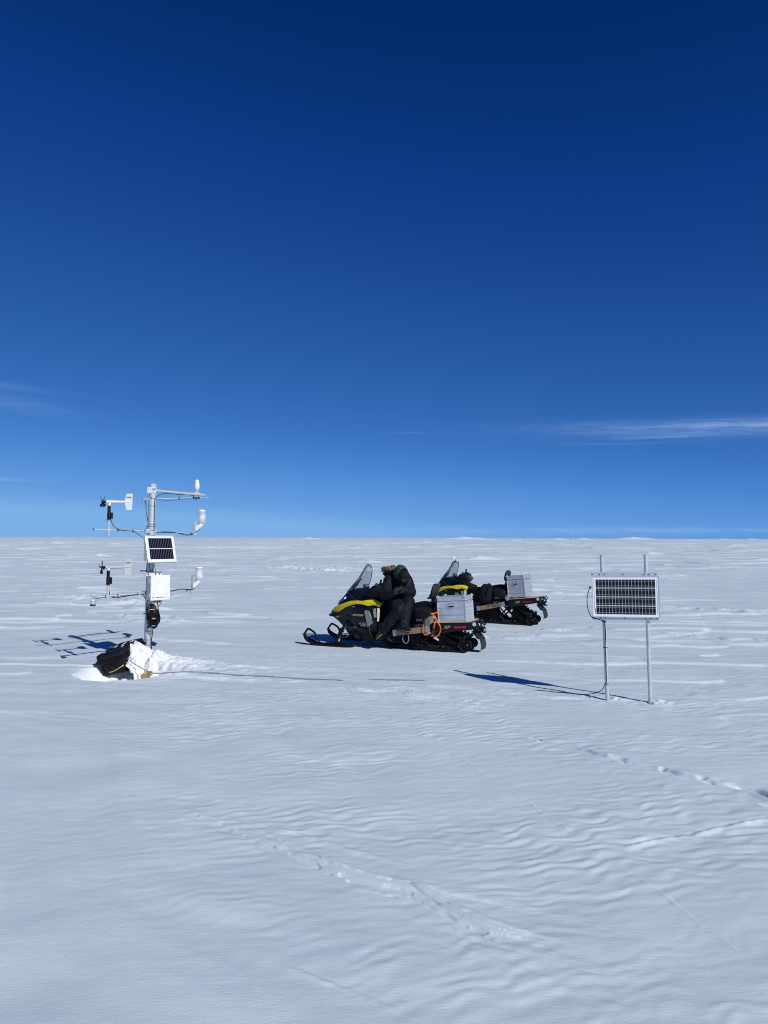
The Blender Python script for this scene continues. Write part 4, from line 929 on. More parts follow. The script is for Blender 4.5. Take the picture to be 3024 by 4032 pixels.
# ------------------------------------------------------------------ the person, seated sideways on the nearer machine
per = sled_thing('person', 'person in a dark parka hunched over, seated sideways on the snowmobile', 'person', sledA)
def skinned(name, limbs, material, vox, parent, smooth_it=4, wrinkle=0.0, wsize=0.06, extra=None):
    mb = MB()
    for ch in limbs:
        for i in range(len(ch) - 1):
            (a, ra), (b, rb) = ch[i], ch[i + 1]
            mb.capsule(a, b, ra, rb)
    if extra: extra(mb)
    o = mb.build(name, material, parent, 0)
    o.data.shade_smooth()
    r = o.modifiers.new('remesh', 'REMESH'); r.mode = 'VOXEL'; r.voxel_size = vox; r.use_smooth_shade = True
    sm = o.modifiers.new('smooth', 'SMOOTH'); sm.iterations = smooth_it; sm.factor = 0.5
    if wrinkle:
        tx = bpy.data.textures.new(name + '_wrinkle', 'CLOUDS'); tx.noise_scale = wsize; tx.noise_depth = 2
        d = o.modifiers.new('wrinkle', 'DISPLACE'); d.texture = tx; d.strength = wrinkle; d.mid_level = 0.5
        d.texture_coords = 'LOCAL'
    return o
HIP_N, HIP_F = (1.50, 0.07, 0.71), (1.45, -0.09, 0.73)
KN, KF = (1.270, 0.42, 0.635), (1.215, 0.16, 0.735)
AN, AF = (1.575, 0.41, 0.315), (1.205, 0.40, 0.415)
SH_N, SH_F = (1.60, 0.13, 1.055), (1.38, -0.10, 1.06)
EL_N, EL_F = (1.600, 0.315, 0.850), (1.235, 0.03, 0.885)
WR_N, WR_F = (1.400, 0.385, 0.885), (1.285, 0.255, 0.920)
HEAD = (1.335, 0.165, 1.135)
# body under the clothes: one continuous figure
skinned('body', [[((1.50, -0.01, 0.72), 0.13), ((1.53, 0.0, 0.90), 0.12), ((1.52, 0.02, 1.05), 0.11), ((1.43, 0.08, 1.12), 0.05), (HEAD, 0.085)],
                 [((1.52, 0.02, 1.05), 0.09), (SH_N, 0.055), (EL_N, 0.042), (WR_N, 0.03), ((1.37, 0.385, 0.89), 0.03)], [((1.52, 0.02, 1.05), 0.09), (SH_F, 0.055), (EL_F, 0.042), (WR_F, 0.03), ((1.29, 0.28, 0.922), 0.03)],
                 [(HIP_N, 0.10), (KN, 0.06), (AN, 0.042), ((1.60, 0.43, 0.27), 0.03)], [(HIP_F, 0.10), (KF, 0.06), (AF, 0.042), ((1.20, 0.41, 0.40), 0.03)]], M['skin'], 0.012, per)
def collar(mb):
    mb.loft([[(1.79, 0.03, 1.165), (1.70, 0.10, 1.10), (1.60, 0.17, 1.06), (1.52, 0.19, 1.03), (1.52, 0.15, 1.06), (1.58, 0.10, 1.12), (1.66, 0.03, 1.17), (1.74, -0.02, 1.185)],
             [(1.77, 0.02, 1.19), (1.70, 0.08, 1.15), (1.60, 0.14, 1.11), (1.54, 0.16, 1.07), (1.52, 0.12, 1.09), (1.58, 0.08, 1.14), (1.66, 0.02, 1.19), (1.74, -0.02, 1.20)]])
parka = skinned('parka', [[((1.53, -0.01, 0.69), 0.185), ((1.57, -0.01, 0.86), 0.192), ((1.585, 0.01, 1.00), 0.180), ((1.53, 0.04, 1.09), 0.13)],
                          [((1.50, 0.03, 0.98), 0.15), ((1.38, 0.0, 0.95), 0.13), ((1.36, 0.02, 0.85), 0.13)],
                          [((1.58, 0.06, 1.05), 0.12), (SH_N, 0.104), (EL_N, 0.088), ((1.46, 0.37, 0.87), 0.072), (WR_N, 0.056), ((1.385, 0.385, 0.89), 0.050)],
                          [((1.48, -0.04, 1.05), 0.12), (SH_F, 0.103), (EL_F, 0.084), ((1.265, 0.18, 0.905), 0.070), (WR_F, 0.054), ((1.284, 0.27, 0.922), 0.050)],
                          [((1.60, 0.03, 1.13), 0.08), ((1.70, 0.02, 1.17), 0.055)], [((1.62, 0.02, 1.17), 0.07), ((1.56, 0.06, 1.19), 0.07), ((1.48, 0.09, 1.15), 0.08)]], M['parka'], 0.010, per, 2, 0.034, 0.045, collar)
skinned('trousers', [[((1.52, 0.0, 0.70), 0.16), ((1.46, 0.0, 0.71), 0.16)], [(HIP_N, 0.130), ((1.36, 0.27, 0.67), 0.110), (KN, 0.095), ((1.40, 0.42, 0.50), 0.088), ((1.568, 0.41, 0.325), 0.082), ((1.585, 0.42, 0.29), 0.074)],
                     [(HIP_F, 0.130), ((1.33, 0.04, 0.735), 0.116), (KF, 0.099), ((1.215, 0.28, 0.58), 0.090), (AF, 0.084), ((1.205, 0.41, 0.385), 0.076)]], M['trouser'], 0.010, per, 2, 0.032, 0.055)
# boots with a pale welt
for heel, ankle, toe, up in (((1.60, 0.40, 0.255), (1.585, 0.41, 0.33), (1.635, 0.50, 0.215), (0.5, -0.45, 0.7)), ((1.275, 0.415, 0.375), (1.205, 0.40, 0.43), (1.105, 0.45, 0.350), (0.05, 0, 1))):
    bt = skinned('boot', [[(heel, 0.052), (toe, 0.046)], [(ankle, 0.070), (heel, 0.052)], [(ankle, 0.065), (tuple((V(*heel) + V(*toe)) / 2), 0.052)]], M['boot'], 0.008, per, 2)
    d = (V(*toe) - V(*heel)); x = d.normalized(); z = V(*up); z = (z - x * z.dot(x)).normalized(); y = z.cross(x)
    so = MB(); ln = d.length
    for mi_, zo, th, gr in ((0, -0.052, 0.020, 0.0), (1, -0.036, 0.010, 0.003)):
        o_ = []
        for a in np.linspace(0, 2 * math.pi, 25)[:-1]:
            px = math.cos(a); w_ = 0.045 + gr + 0.006 * px
            o_.append(V(*heel) + x * (ln / 2 + (ln / 2 + 0.052 + gr) * px) + y * (w_ * math.sin(a)))
        so.loft([[tuple(p + z * zo) for p in o_], [tuple(p + z * (zo + th)) for p in o_]], mi_)
    so.build('sole', [M['rubber'], M['sole']], bt, 30)
# gloves: palm, four curled fingers of unequal length, a thumb from the side
def glove(wr, fwd, palm_n, sgn):
    w_ = V(*wr); f = V(*fwd).normalized(); pn = V(*palm_n); pn = (pn - f * pn.dot(f)).normalized(); s_ = f.cross(pn) * sgn
    L_ = [[(tuple(w_), 0.034), (tuple(w_ + f * 0.03), 0.036)], [(tuple(w_ + f * 0.03 + s_ * 0.02), 0.024), (tuple(w_ + f * 0.085 + s_ * 0.03), 0.019)], [(tuple(w_ + f * 0.03 - s_ * 0.02), 0.024), (tuple(w_ + f * 0.08 - s_ * 0.03), 0.018)], [(tuple(w_ + f * 0.03), 0.026), (tuple(w_ + f * 0.085), 0.020)]]
    for k, (off, ln) in enumerate(((0.036, 0.070), (0.013, 0.080), (-0.011, 0.074), (-0.034, 0.058))):
        b0 = w_ + f * 0.085 + s_ * off; b1 = b0 + f * ln * 0.42 + pn * ln * 0.18; b2 = b1 + f * ln * 0.10 + pn * ln * 0.40; b3 = b2 - f * ln * 0.18 + pn * ln * 0.22
        L_.append([(tuple(b0), 0.0125), (tuple(b1), 0.0115), (tuple(b2), 0.0105), (tuple(b3), 0.0095)])
    t0 = w_ + f * 0.025 + s_ * 0.034; t1 = t0 + f * 0.035 + s_ * 0.022 + pn * 0.012; t2 = t1 + f * 0.030 + pn * 0.022 - s_ * 0.006
    L_.append([(tuple(t0), 0.016), (tuple(t1), 0.014), (tuple(t2), 0.0115)])
    return skinned('glove', L_, M['glove'], 0.004, per, 2)
glove(WR_N, (-0.78, -0.02, 0.35), (-0.25, -0.75, 0.1), 1)
glove(WR_F, (-0.15, 0.85, 0.12), (0.5, 0.05, 0.2), -1)
# head: balaclava with a nose, goggles with a lens, quilted green hood behind, fur trim of the parka hood
FD = V(-0.62, 0.50, -0.60).normalized(); UPH = (V(-0.30, 0.25, 1.0) - FD * V(-0.30, 0.25, 1.0).dot(FD)).normalized(); SD = UPH.cross(FD)
HR = Matrix((FD, SD, UPH)).transposed()
def hp(f, s_, u): return tuple(V(1.305, 0.19, 1.122) + HR @ V(f, s_, u))
def headx(mb):
    mb.ball(hp(-0.004, 0, 0.008), (0.118, 0.104, 0.120), HR, 20, 14); mb.ball(hp(0.105, 0, -0.025), (0.020, 0.014, 0.024), HR); mb.ball(hp(0.06, 0, -0.07), (0.05, 0.055, 0.04), HR)
    for q in (1, -1): mb.ball(hp(-0.005, 0.102 * q, -0.01), (0.022, 0.012, 0.030), HR)
bal = skinned('balaclava', [[(hp(-0.05, 0, -0.05), 0.07), ((1.42, 0.10, 1.10), 0.075)]], M['fabric'], 0.007, per, 2, 0, 0.05, headx)
gg = MB(); secs = []
for s_ in np.linspace(-0.088, 0.088, 9):
    fx = 0.107 * math.sqrt(max(0.0, 1 - (s_ / 0.118) ** 2)) + 0.012; hh = 0.036 if abs(s_) > 0.03 else 0.031
    secs.append([hp(fx, s_, 0.02 + hh), hp(fx + 0.016, s_ * 0.97, 0.02 + hh * 0.8), hp(fx + 0.016, s_ * 0.97, 0.02 - hh * 0.8), hp(fx, s_, 0.02 - hh), hp(fx - 0.02, s_, 0.02 - hh), hp(fx - 0.02, s_, 0.02 + hh)])
gog = gg.loft(secs).build('goggles', M['black'], per, 40)
gl = MB(); secs = []
for s_ in np.linspace(-0.078, 0.078, 9):
    fx = 0.107 * math.sqrt(max(0.0, 1 - (s_ / 0.118) ** 2)) + 0.030
    secs.append([hp(fx, s_ * 0.97, 0.02 + 0.026), hp(fx + 0.003, s_ * 0.97, 0.02), hp(fx, s_ * 0.97, 0.02 - 0.026), hp(fx - 0.006, s_, 0.02 - 0.026), hp(fx - 0.006, s_, 0.02 + 0.026)])
gl.loft(secs).build('goggle_lens', M['visor'], gog, 40)
ribbon([hp(0.055, 0.096, 0.02), hp(0.0, 0.110, 0.025), hp(-0.06, 0.095, 0.03), hp(-0.118, 0, 0.03), hp(-0.06, -0.095, 0.03), hp(0.0, -0.110, 0.025), hp(0.055, -0.096, 0.02)], tuple(UPH), 0.034, 0.004).build('goggle_strap', M['black'], gog, 50)
MB().box(hp(0.01, 0.111, 0.025), (0.045, 0.004, 0.012), HR).build('strap_mark', M['badge'], gog, 0)
# quilted hood: an open shell swept over the back of the head
hd = MB(); secs = []
ax_ = V(1.405, 0.125, 1.195)
HD2 = V(-0.72, 0.45, -0.30).normalized(); HU = (V(-0.35, 0.1, 1) - HD2 * V(-0.35, 0.1, 1).dot(HD2)).normalized(); HS = HU.cross(HD2)
for i, (f, r1, r2) in enumerate(((-0.085, 0.01, 0.01), (-0.083, 0.055, 0.05), (-0.070, 0.088, 0.080), (-0.045, 0.110, 0.098), (-0.015, 0.120, 0.108), (0.02, 0.124, 0.112), (0.055, 0.122, 0.110), (0.085, 0.114, 0.104), (0.09, 0.104, 0.094), (0.05, 0.105, 0.095), (0.0, 0.10, 0.09))):
    puff = 1.0 + (0.035 if i % 2 else -0.02)
    secs.append([tuple(ax_ + HD2 * f + HU * (r1 * puff * math.cos(a) + 0.01) + HS * (r2 * puff * math.sin(a))) for a in np.linspace(0, 2 * math.pi, 25)[:-1]])
hd.loft(secs, cap=False).build('hood', M['green'], per, 60)
fc = spline([(1.772, -0.03, 1.225), (1.765, 0.03, 1.240), (1.70, 0.085, 1.250), (1.61, 0.115, 1.255), (1.555, 0.09, 1.262), (1.565, 0.02, 1.268), (1.64, -0.06, 1.262), (1.72, -0.07, 1.245)], 5)
fu = MB(); P = [tuple(p) for p in fc]
fu.tube(P, [0.030 + 0.006 * math.sin(i * 1.7) for i in range(len(P))], 9, closed=True)
rg = random.Random(5)
for i in range(1500):
    p = fc[rg.randrange(len(fc))] + V(rg.uniform(-.012, .012), rg.uniform(-.012, .012), rg.uniform(-.012, .012))
    d = V(rg.gauss(0.1, 0.8), rg.gauss(0, 0.8), rg.gauss(0.35, 0.8)).normalized(); ln = rg.uniform(0.04, 0.070)
    sd_ = d.cross(V(rg.random(), rg.random(), rg.random())).normalized() * rg.uniform(0.0022, 0.004)
    q = p + d * ln * 0.6 + V(0, 0, -0.002); e = p + d * ln + V(rg.uniform(-.006, .006), rg.uniform(-.006, .006), -0.006)
    sd2 = d.cross(sd_).normalized() * 0.002
    fu.add([p + sd_, p - sd_, p + sd2, q + sd_ * 0.6, q - sd_ * 0.6, q + sd2, e], [(0, 1, 4, 3), (1, 2, 5, 4), (2, 0, 3, 5), (3, 4, 6), (4, 5, 6), (5, 3, 6)])
fu.build('fur_trim', M['fur'], per, 0)
MB().tube([tuple(q) for q in spline([(1.36, 0.19, 1.02), (1.31, 0.17, 0.92), (1.30, 0.16, 0.82)], 4)], 0.005, 5).build('zip', M['badge'], per)
MB().box((1.245, 0.165, 0.955), (0.05, 0.006, 0.010), Matrix.Rotation(R(-25), 3, 'Z')).build('reflective_strip', M['offwhite'], per, 0)
ph = sled_thing('mobile_phone', 'small dark phone held in the gloves of the seated person', 'phone', sledA)
MB().box((1.285, 0.365, 0.955), (0.075, 0.010, 0.145), Matrix.Rotation(R(35), 3, 'X') @ Matrix.Rotation(R(-15), 3, 'Y')).build('case', M['black'], ph, 0, 0.003)
MB().box((1.285, 0.359, 0.959), (0.066, 0.004, 0.130), Matrix.Rotation(R(35), 3, 'X') @ Matrix.Rotation(R(-15), 3, 'Y')).build('screen', M['lamp'], ph, 0)

# ------------------------------------------------------------------ automatic weather station on its mast
SX, SY = -3.341, 10.30
st_ = thing('weather_station', 'weather station mast carrying wind vanes, shields, a solar panel and a white enclosure', 'weather station', (SX, SY, 0))
def lean(z): return V(-0.004 + 0.0195 * z, 0, z)
ms = MB().tube([tuple(lean(-0.15)), tuple(lean(0.3)), tuple(lean(0.9)), tuple(lean(1.7)), tuple(lean(2.50))], 0.0505, 24)
mast = ms.build('mast', M['galv'], st_, 40)
MB().tube([tuple(lean(2.40)), tuple(lean(2.512))], 0.054, 24).build('mast_cap', M['galv'], mast, 40)
for z in (0.235, 0.305, 0.425):
    MB().lathe([(0.0525, -0.0025), (0.0535, 0), (0.0525, 0.0025)], tuple(lean(z)), (0.02, 0, 1), 24).build('mast_joint', M['ink'], mast, 40)
MB().lathe([(0.016, 0), (0.016, 0.006), (0.009, 0.010)], tuple(lean(0.485) + V(0.016, -0.049, 0)), (0.3, -1, 0), 12).build('mast_bolt', M['dk_grey'], mast)
for z in (1.78, 1.845, 1.905, 1.935, 2.195, 1.265):
    MB().lathe([(0.0515, -0.003), (0.053, 0), (0.0515, 0.003)], tuple(lean(z)), (0.02, 0, 1), 24).build('cable_tie', M['cable'], mast, 40)
DIR = V(1, 1, 0).normalized()
def axis_thing(p): return V(*p)
# cross-arms with clamps
def arm(a, b, r, name='crossarm', m=None):
    return MB().tube([a, b], r, 12).build(name, m or M['alu'], st_, 40)
ul = arm((-0.045, -0.095, 1.838), (-0.552, -0.602, 1.854), 0.0105)
MB().lathe([(0.0112, 0), (0.0112, 0.012)], (-0.545, -0.595, 1.854), (-1, -1, 0.02), 12).build('end_plug', M['dk_grey'], ul)
ur = arm((0.075, 0.025, 1.834), (0.540, 0.490, 1.805), 0.0100)
ll = arm((-0.01, -0.06, 0.969), (-0.562, -0.612, 0.943), 0.0140)
lr = arm((0.10, 0.05, 0.974), (0.512, 0.462, 0.972), 0.0100)
MB().box((0.0, -0.055, 1.838), (0.085, 0.05, 0.055), Matrix.Rotation(R(45), 3, 'Z')).build('arm_clamp', M['alu'], ul, 0, 0.003)
MB().box((0.07, 0.02, 1.834), (0.06, 0.05, 0.05), Matrix.Rotation(R(45), 3, 'Z')).build('arm_clamp', M['alu'], ur, 0, 0.003)
MB().box((-0.015, -0.07, 0.965), (0.085, 0.07, 0.062), Matrix.Rotation(R(40), 3, 'Z')).build('arm_clamp', M['alu_dark'], ll, 0, 0.003)
bm_ = arm((0.035, -0.05, 2.420), (0.645, 0.56, 2.388), 0.0205, 'top_boom')
MB().box((0.045, -0.055, 2.415), (0.13, 0.012, 0.085), Matrix.Rotation(R(35), 3, 'Z')).build('boom_bracket', M['galv'], bm_, 0, 0.002)
for dx, dz in ((-0.035, 0.02), (0.03, 0.02), (0.03, -0.022), (-0.03, -0.022)):
    MB().ball((0.045 + dx * 0.8, -0.066 + dx * 0.55, 2.415 + dz), 0.009, None, 8, 6).build('boom_bolt', M['steel'], bm_)
rod = MB().tube([(-0.06, -0.11, 2.285), (0.62, 0.57, 2.350)], 0.0085, 8).tube([(0.62, 0.57, 2.350), (0.72, 0.67, 2.360)], 0.005, 8).build('sensor_rod', M['alu'], st_)
MB().lathe([(0.0075, 0), (0.0075, 0.02), (0.003, 0.03), (0.003, 0.05)], (0.69, 0.64, 2.357), tuple(DIR), 8).build('sensor_tip', M['alu_dark'], rod)
MB().box((-0.02, -0.075, 2.287), (0.12, 0.03, 0.03), Matrix.Rotation(R(42), 3, 'Z')).tube([(0.03, -0.06, 2.315), (0.06, -0.06, 2.315)], 0.012, 8).build('rod_clamp', M['alu_dark'], rod, 0, 0.003)
MB().box((0.07, -0.03, 2.44), (0.05, 0.06, 0.02)).build('boom_lug', M['alu'], bm_, 0, 0.003)
# wind monitors
def wind_monitor(px, py, zb, zt, z2, z3, zax, spin, tail_z, label, mv=None):
    root = MB().tube([(px, py, zb), (px, py, zt)], 0.0165, 14).build('wind_monitor', M['alu'], st_, 40)
    root['label'] = label
    MB().lathe([(0.0235, 0), (0.0235, 0.012)], (px, py, zt - 0.008), (0, 0, 1), 16).box((px - 0.024, py, zt - 0.002), (0.02, 0.012, 0.014)).build('hose_clamp', M['steel'], root)
    MB().lathe([(0.023, 0), (0.0245, 0.01), (0.0245, z2 - zt - 0.012), (0.021, z2 - zt - 0.006), (0.021, z2 - zt), (0.0205, z3 - zt)], (px, py, zt), (0, 0, 1), 18).build('sensor_post', M['black'], root, 30)
    MB().box((px + 0.028, py + 0.022, (zt + z2) / 2 + 0.006), (0.034, 0.034, z2 - zt - 0.022), Matrix.Rotation(R(20), 3, 'Z')).build('junction_box', M['black'], root, 0, 0.003)
    d = V(DIR.x, DIR.y, tail_z); d.normalize()
    c = V(px, py, zax)
    nose = c - d * 0.055; ln = 0.385
    # swept white neck
    nk = MB(); secs = []
    for t in np.linspace(0, 1, 6):
        r_ = 0.021 - 0.002 * t; o = V(px, py, z3 + (zax - z3) * t) + d * (0.010 * t * t)
        secs.append([tuple(o + V(r_ * math.cos(a), r_ * math.sin(a), 0)) for a in np.linspace(0, 2 * math.pi, 17)[:-1]])
    nk.loft(secs).build('neck', M['white'], root, 60)
    prof = [(0.012, -0.004), (0.0205, 0.006), (0.0215, 0.05), (0.0205, 0.13), (0.017, 0.22), (0.0125, 0.30), (0.008, 0.37), (0.005, ln)]
    body = MB().lathe(prof, tuple(nose), tuple(d), 20).build('vane_body', M['vane_grey'] if mv else M['white'], root, 60)
    up = V(0, 0, 1); up = (up - d * up.dot(d)).normalized(); side = d.cross(up)
    fin = MB()
    def fp(s_, u): return nose + d * s_ + up * u
    o = [fp(0.270, 0.006), fp(0.300, 0.106), fp(0.306, 0.114), fp(0.384, 0.116), fp(0.390, 0.110), fp(0.386, 0.0), fp(0.380, -0.108), fp(0.372, -0.114), fp(0.300, -0.112), fp(0.294, -0.104), fp(0.272, -0.008)]
    fin.prism([tuple(p + side * 0.0035) for p in o], [tuple(p - side * 0.0035) for p in o])
    fo = fin.build('tail_fin', mv or M['vane'], root, 0, 0.001)
    for q in (1, -1):
        MB().box(tuple(fp(0.335, 0.062) + side * (0.0038 * q)), (0.072, 0.002, 0.021), Matrix((d, side, up)).transposed()).build('name_plate', M['ink'], fo, 0)
        text('lettering', 'YOUNG', 0.017, frame(tuple(fp(0.335, 0.062) + side * (0.0052 * q)), tuple(d * -q if False else d * (-1 if q > 0 else 1)), tuple(up)), M['white'], fo, 0.0003, 1.15)
    # nose cone and four twisted blades
    hub = MB().lathe([(0.0195, 0.006), (0.0185, -0.010), (0.015, -0.030), (0.011, -0.050), (0.004, -0.056)][::-1], tuple(nose), tuple(d), 16).build('propeller', M['black'], root, 50)
    for k in range(4):
        a = R(spin + 90 * k)
        rad = up * math.cos(a) + side * math.sin(a); tan = d.cross(rad)
        bl = MB(); secs = []
        for r_, wd_, tw in ((0.008, 0.010, 60), (0.025, 0.016, 52), (0.05, 0.030, 42), (0.075, 0.044, 34), (0.088, 0.050, 30)):
            ch = tan * math.cos(R(tw)) - d * math.sin(R(tw)); th = ch.cross(rad).normalized() * 0.0018
            p = nose - d * 0.034 + rad * r_
            secs.append([tuple(p + ch * wd_ * 0.5 + th), tuple(p - ch * wd_ * 0.5 + th), tuple(p - ch * wd_ * 0.5 - th), tuple(p + ch * wd_ * 0.5 - th)])
        bl.loft(secs).build('blade', M['black'], hub, 60)
    return root
wind_monitor(-0.402, -0.452, 1.772, 1.985, 2.092, 2.180, 2.232, 45, 0.03, 'upper wind vane and propeller, standing against the blue sky')
wind_monitor(-0.400, -0.450, 0.889, 1.100, 1.212, 1.300, 1.342, 8, -0.02, 'lower wind vane and propeller, standing before the snow', M['vane_grey'])
# T-clamps where the posts cross the arms
for a_, z in ((ul, 1.850), (ll, 0.950)):
    MB().tube([(-0.402, -0.452, z - 0.03), (-0.402, -0.452, z + 0.03)], 0.022, 12).tube([(-0.375, -0.425, z), (-0.43, -0.48, z)], 0.016, 10).build('post_clamp', M['alu'], a_, 40)
# radiation shields
def shield(px, py, z0, z1, postx, posty, pz0, pz1, label, grey):
    pr = []; n = 11; h = z1 - z0
    for k in range(n):
        z = h * k / n
        pr += [(0.034, z), (0.050, z + 0.001), (0.0565, z + 0.004), (0.0560, z + 0.007), (0.040, z + 0.012)]
    pr += [(0.040, h - 0.010), (0.055, h - 0.008), (0.055, h - 0.002), (0.046, h + 0.004), (0.020, h + 0.008), (0.002, h + 0.009)]
    root = MB().lathe(pr, (px, py, z0), (0.0, 0.0, 1), 28).build('radiation_shield', M['shield_white'], st_, 35)
    root['label'] = label
    MB().lathe([(0.030, -0.014), (0.038, -0.010), (0.038, 0.0)], (px, py, z0), (0, 0, 1), 20).lathe([(0.012, -0.034), (0.016, -0.02), (0.016, -0.012)], (px, py, z0), (0, 0, 1), 12).build('shield_base', M['white'], root, 40)
    s_ = DIR; q = V(-DIR.y, DIR.x, 0)
    b = MB(); o = [V(px, py, z0 - 0.012) + s_ * 0.02, V(px, py, z0 - 0.012) - s_ * 0.045, V(postx, posty, z0 - 0.085) + s_ * 0.004, V(postx, posty, z0 - 0.115) + s_ * 0.0, V(postx, posty, z0 - 0.115) + s_ * 0.035, V(px, py, z0 - 0.05)]
    b.prism([tuple(p - q * 0.022) for p in o], [tuple(p - q * 0.026) for p in o]); b.prism([tuple(p + q * 0.022) for p in o], [tuple(p + q * 0.026) for p in o])
    b.box((postx + 0.014, posty + 0.014, z0 - 0.10), (0.05, 0.05, 0.035), Matrix.Rotation(R(45), 3, 'Z'))
    b.build('shield_bracket', M['offwhite'], root, 0, 0.001)
    MB().tube([(postx, posty, pz0), (postx, posty, pz1)], 0.0135, 12).build('shield_post', grey, root, 40)
    MB().box((postx, posty, pz0 + 0.028), (0.06, 0.04, 0.026), Matrix.Rotation(R(45), 3, 'Z')).build('post_clamp', M['alu'], root, 0, 0.003)
shield(0.607, 0.557, 1.972, 2.160, 0.525, 0.475, 1.778, 1.998, 'upper louvred white radiation shield, standing against the sky', M['galv'])
shield(0.579, 0.529, 1.126, 1.306, 0.505, 0.455, 0.917, 1.194, 'lower louvred white radiation shield, standing before the snow', M['alu_dark'])
# antenna on the end of the boom
an = MB().lathe([(0.020, 0), (0.024, 0.004), (0.038, 0.030), (0.043, 0.050), (0.041, 0.085), (0.034, 0.130), (0.031, 0.155), (0.027, 0.163), (0.014, 0.167)], (0.543, 0.493, 2.446), (0.01, 0, 1), 24).build('antenna', M['white'], st_, 50)
MB().lathe([(0.016, -0.05), (0.016, 0.002)], (0.543, 0.493, 2.446), (0, 0, 1), 14).box((0.543, 0.493, 2.395), (0.075, 0.05, 0.065), Matrix.Rotation(R(45), 3, 'Z')).build('antenna_mount', M['alu'], an, 30, 0.003)
for dx, dz in ((-0.03, 2.335), (0.03, 2.34), (0.0, 2.325)):
    MB().ball((0.543 + dx, 0.475 + dx, dz), 0.016, None, 8, 6).build('clamp_knob', M['black'], an)
MB().box((0.545, 0.48, 2.365), (0.10, 0.035, 0.022), Matrix.Rotation(R(45), 3, 'Z')).build('cross_clamp', M['alu_dark'], an, 0, 0.002)
# snow height sensor hanging at the end of the lower arm
sn = MB().lathe([(0.012, 0), (0.013, -0.030), (0.022, -0.040), (0.035, -0.052), (0.036, -0.080)][::-1], (-0.545, -0.595, 0.935), (0, 0, 1), 22).build('snow_sensor', M['alu'], st_, 40)
MB().lathe([(0.036, -0.102), (0.0365, -0.080)], (-0.545, -0.595, 0.935), (0, 0, 1), 22).build('sensor_face', M['black'], sn, 40)
MB().box((-0.532, -0.582, 0.942), (0.07, 0.034, 0.028), Matrix.Rotation(R(45), 3, 'Z')).build('sensor_clamp', M['alu_dark'], sn, 0, 0.003)
# solar panel
def cells_panel(parent, c, xd, ud, W, H, T, cols, rows, mx, mt, mb_, gap, rgap, bus, name='solar_panel', label=None, frame_w=0.012, back='panel_white', gapm='cell_gap'):
    c = V(*c); xd = V(*xd).normalized(); ud = V(*ud); ud = (ud - xd * ud.dot(xd)).normalized(); nd = xd.cross(ud)
    rot = Matrix((xd, ud, nd)).transposed()
    def P(x, y, z): return tuple(c + xd * x + ud * y + nd * z)
    fr = MB()
    for x0, y0, w_, h_ in ((0, H / 2 - frame_w / 2, W, frame_w), (0, -H / 2 + frame_w / 2, W, frame_w), (-W / 2 + frame_w / 2, 0, frame_w, H - 2 * frame_w), (W / 2 - frame_w / 2, 0, frame_w, H - 2 * frame_w)):
        fr.box(P(x0, y0, -T / 2), (w_, h_, T), rot)
    root = fr.build(name, M['alu'], parent, 0, 0.0015)
    if label: root['label'] = label
    sh = MB().box(P(0, 0, -0.006), (W - 2 * frame_w + 0.001, H - 2 * frame_w + 0.001, 0.006), rot).build('backing_sheet', M[back], root, 0)
    cw = (W - 2 * mx - gap * (cols - 1)) / cols; ch = (H - mt - mb_ - rgap * (rows - 1)) / rows
    cl = MB(); bs = MB()
    MB().box(P(0, (mb_ - mt) / 2, -0.0030), (W - 2 * mx, H - mt - mb_, 0.0012), rot).build('cell_sheet', M[gapm], root, 0) if rows > 2 else [MB().box(P(0, H / 2 - mt - ch / 2 - j * (ch + rgap), -0.0030), (W - 2 * mx, ch, 0.0012), rot).build('cell_sheet', M[gapm], root, 0) for j in range(rows)]
    for j in range(rows):
        yc = H / 2 - mt - ch / 2 - j * (ch + rgap)
        for i in range(cols):
            xc = -W / 2 + mx + cw / 2 + i * (cw + gap)
            cl.box(P(xc, yc, -0.0022), (cw, ch, 0.0020), rot)
        for b_ in bus:
            bs.box(P(0, yc + b_ * ch, -0.0008), (W - 2 * mx, 0.0022, 0.0016), rot)
    cl.build('solar_cell_grid', M['cell'], root, 0)
    if bus: bs.build('busbar', M['busbar'], root, 0)
    return root, P, rot
A_ = R(42); TL_ = R(18)
xd = V(math.cos(A_), math.sin(A_), 0); hn = V(math.sin(A_), -math.cos(A_), 0)
ud = V(-math.sin(TL_) * hn.x * -1 * -1, 0, 0); ud = V(0, 0, 1) * math.cos(TL_) - hn * math.sin(TL_)
sp_, PP, rot = cells_panel(st_, (0.232, -0.185, 1.590), xd, ud, 0.418, 0.388, 0.048, 14, 2, 0.038, 0.038, 0.045, 0.0036, 0.011, (), 'solar_panel', 'tilted small solar panel with two rows of cells', back='panel_white_small', gapm='cell_gap_dark')
tm_ = MB()
for x in (-0.205, 0.0):
    o = [PP(x, 0.165, -0.032), PP(x, -0.165, -0.032), tuple(V(0.03, 0, 0) + xd * x * 0.5 + V(0, 0, 1.42)), tuple(V(0.03, 0, 0) + xd * x * 0.5 + V(0, 0, 1.76))]
    tm_.prism([tuple(V(*p) + xd * 0.002) for p in o], [tuple(V(*p) - xd * 0.002) for p in o])
tm_.box(tuple(lean(1.60) + hn * 0.06 + xd * 0.05), (0.30, 0.03, 0.05), Matrix.Rotation(A_, 3, 'Z'))
tm_.build('panel_bracket', M['alu'], sp_, 0, 0.001)
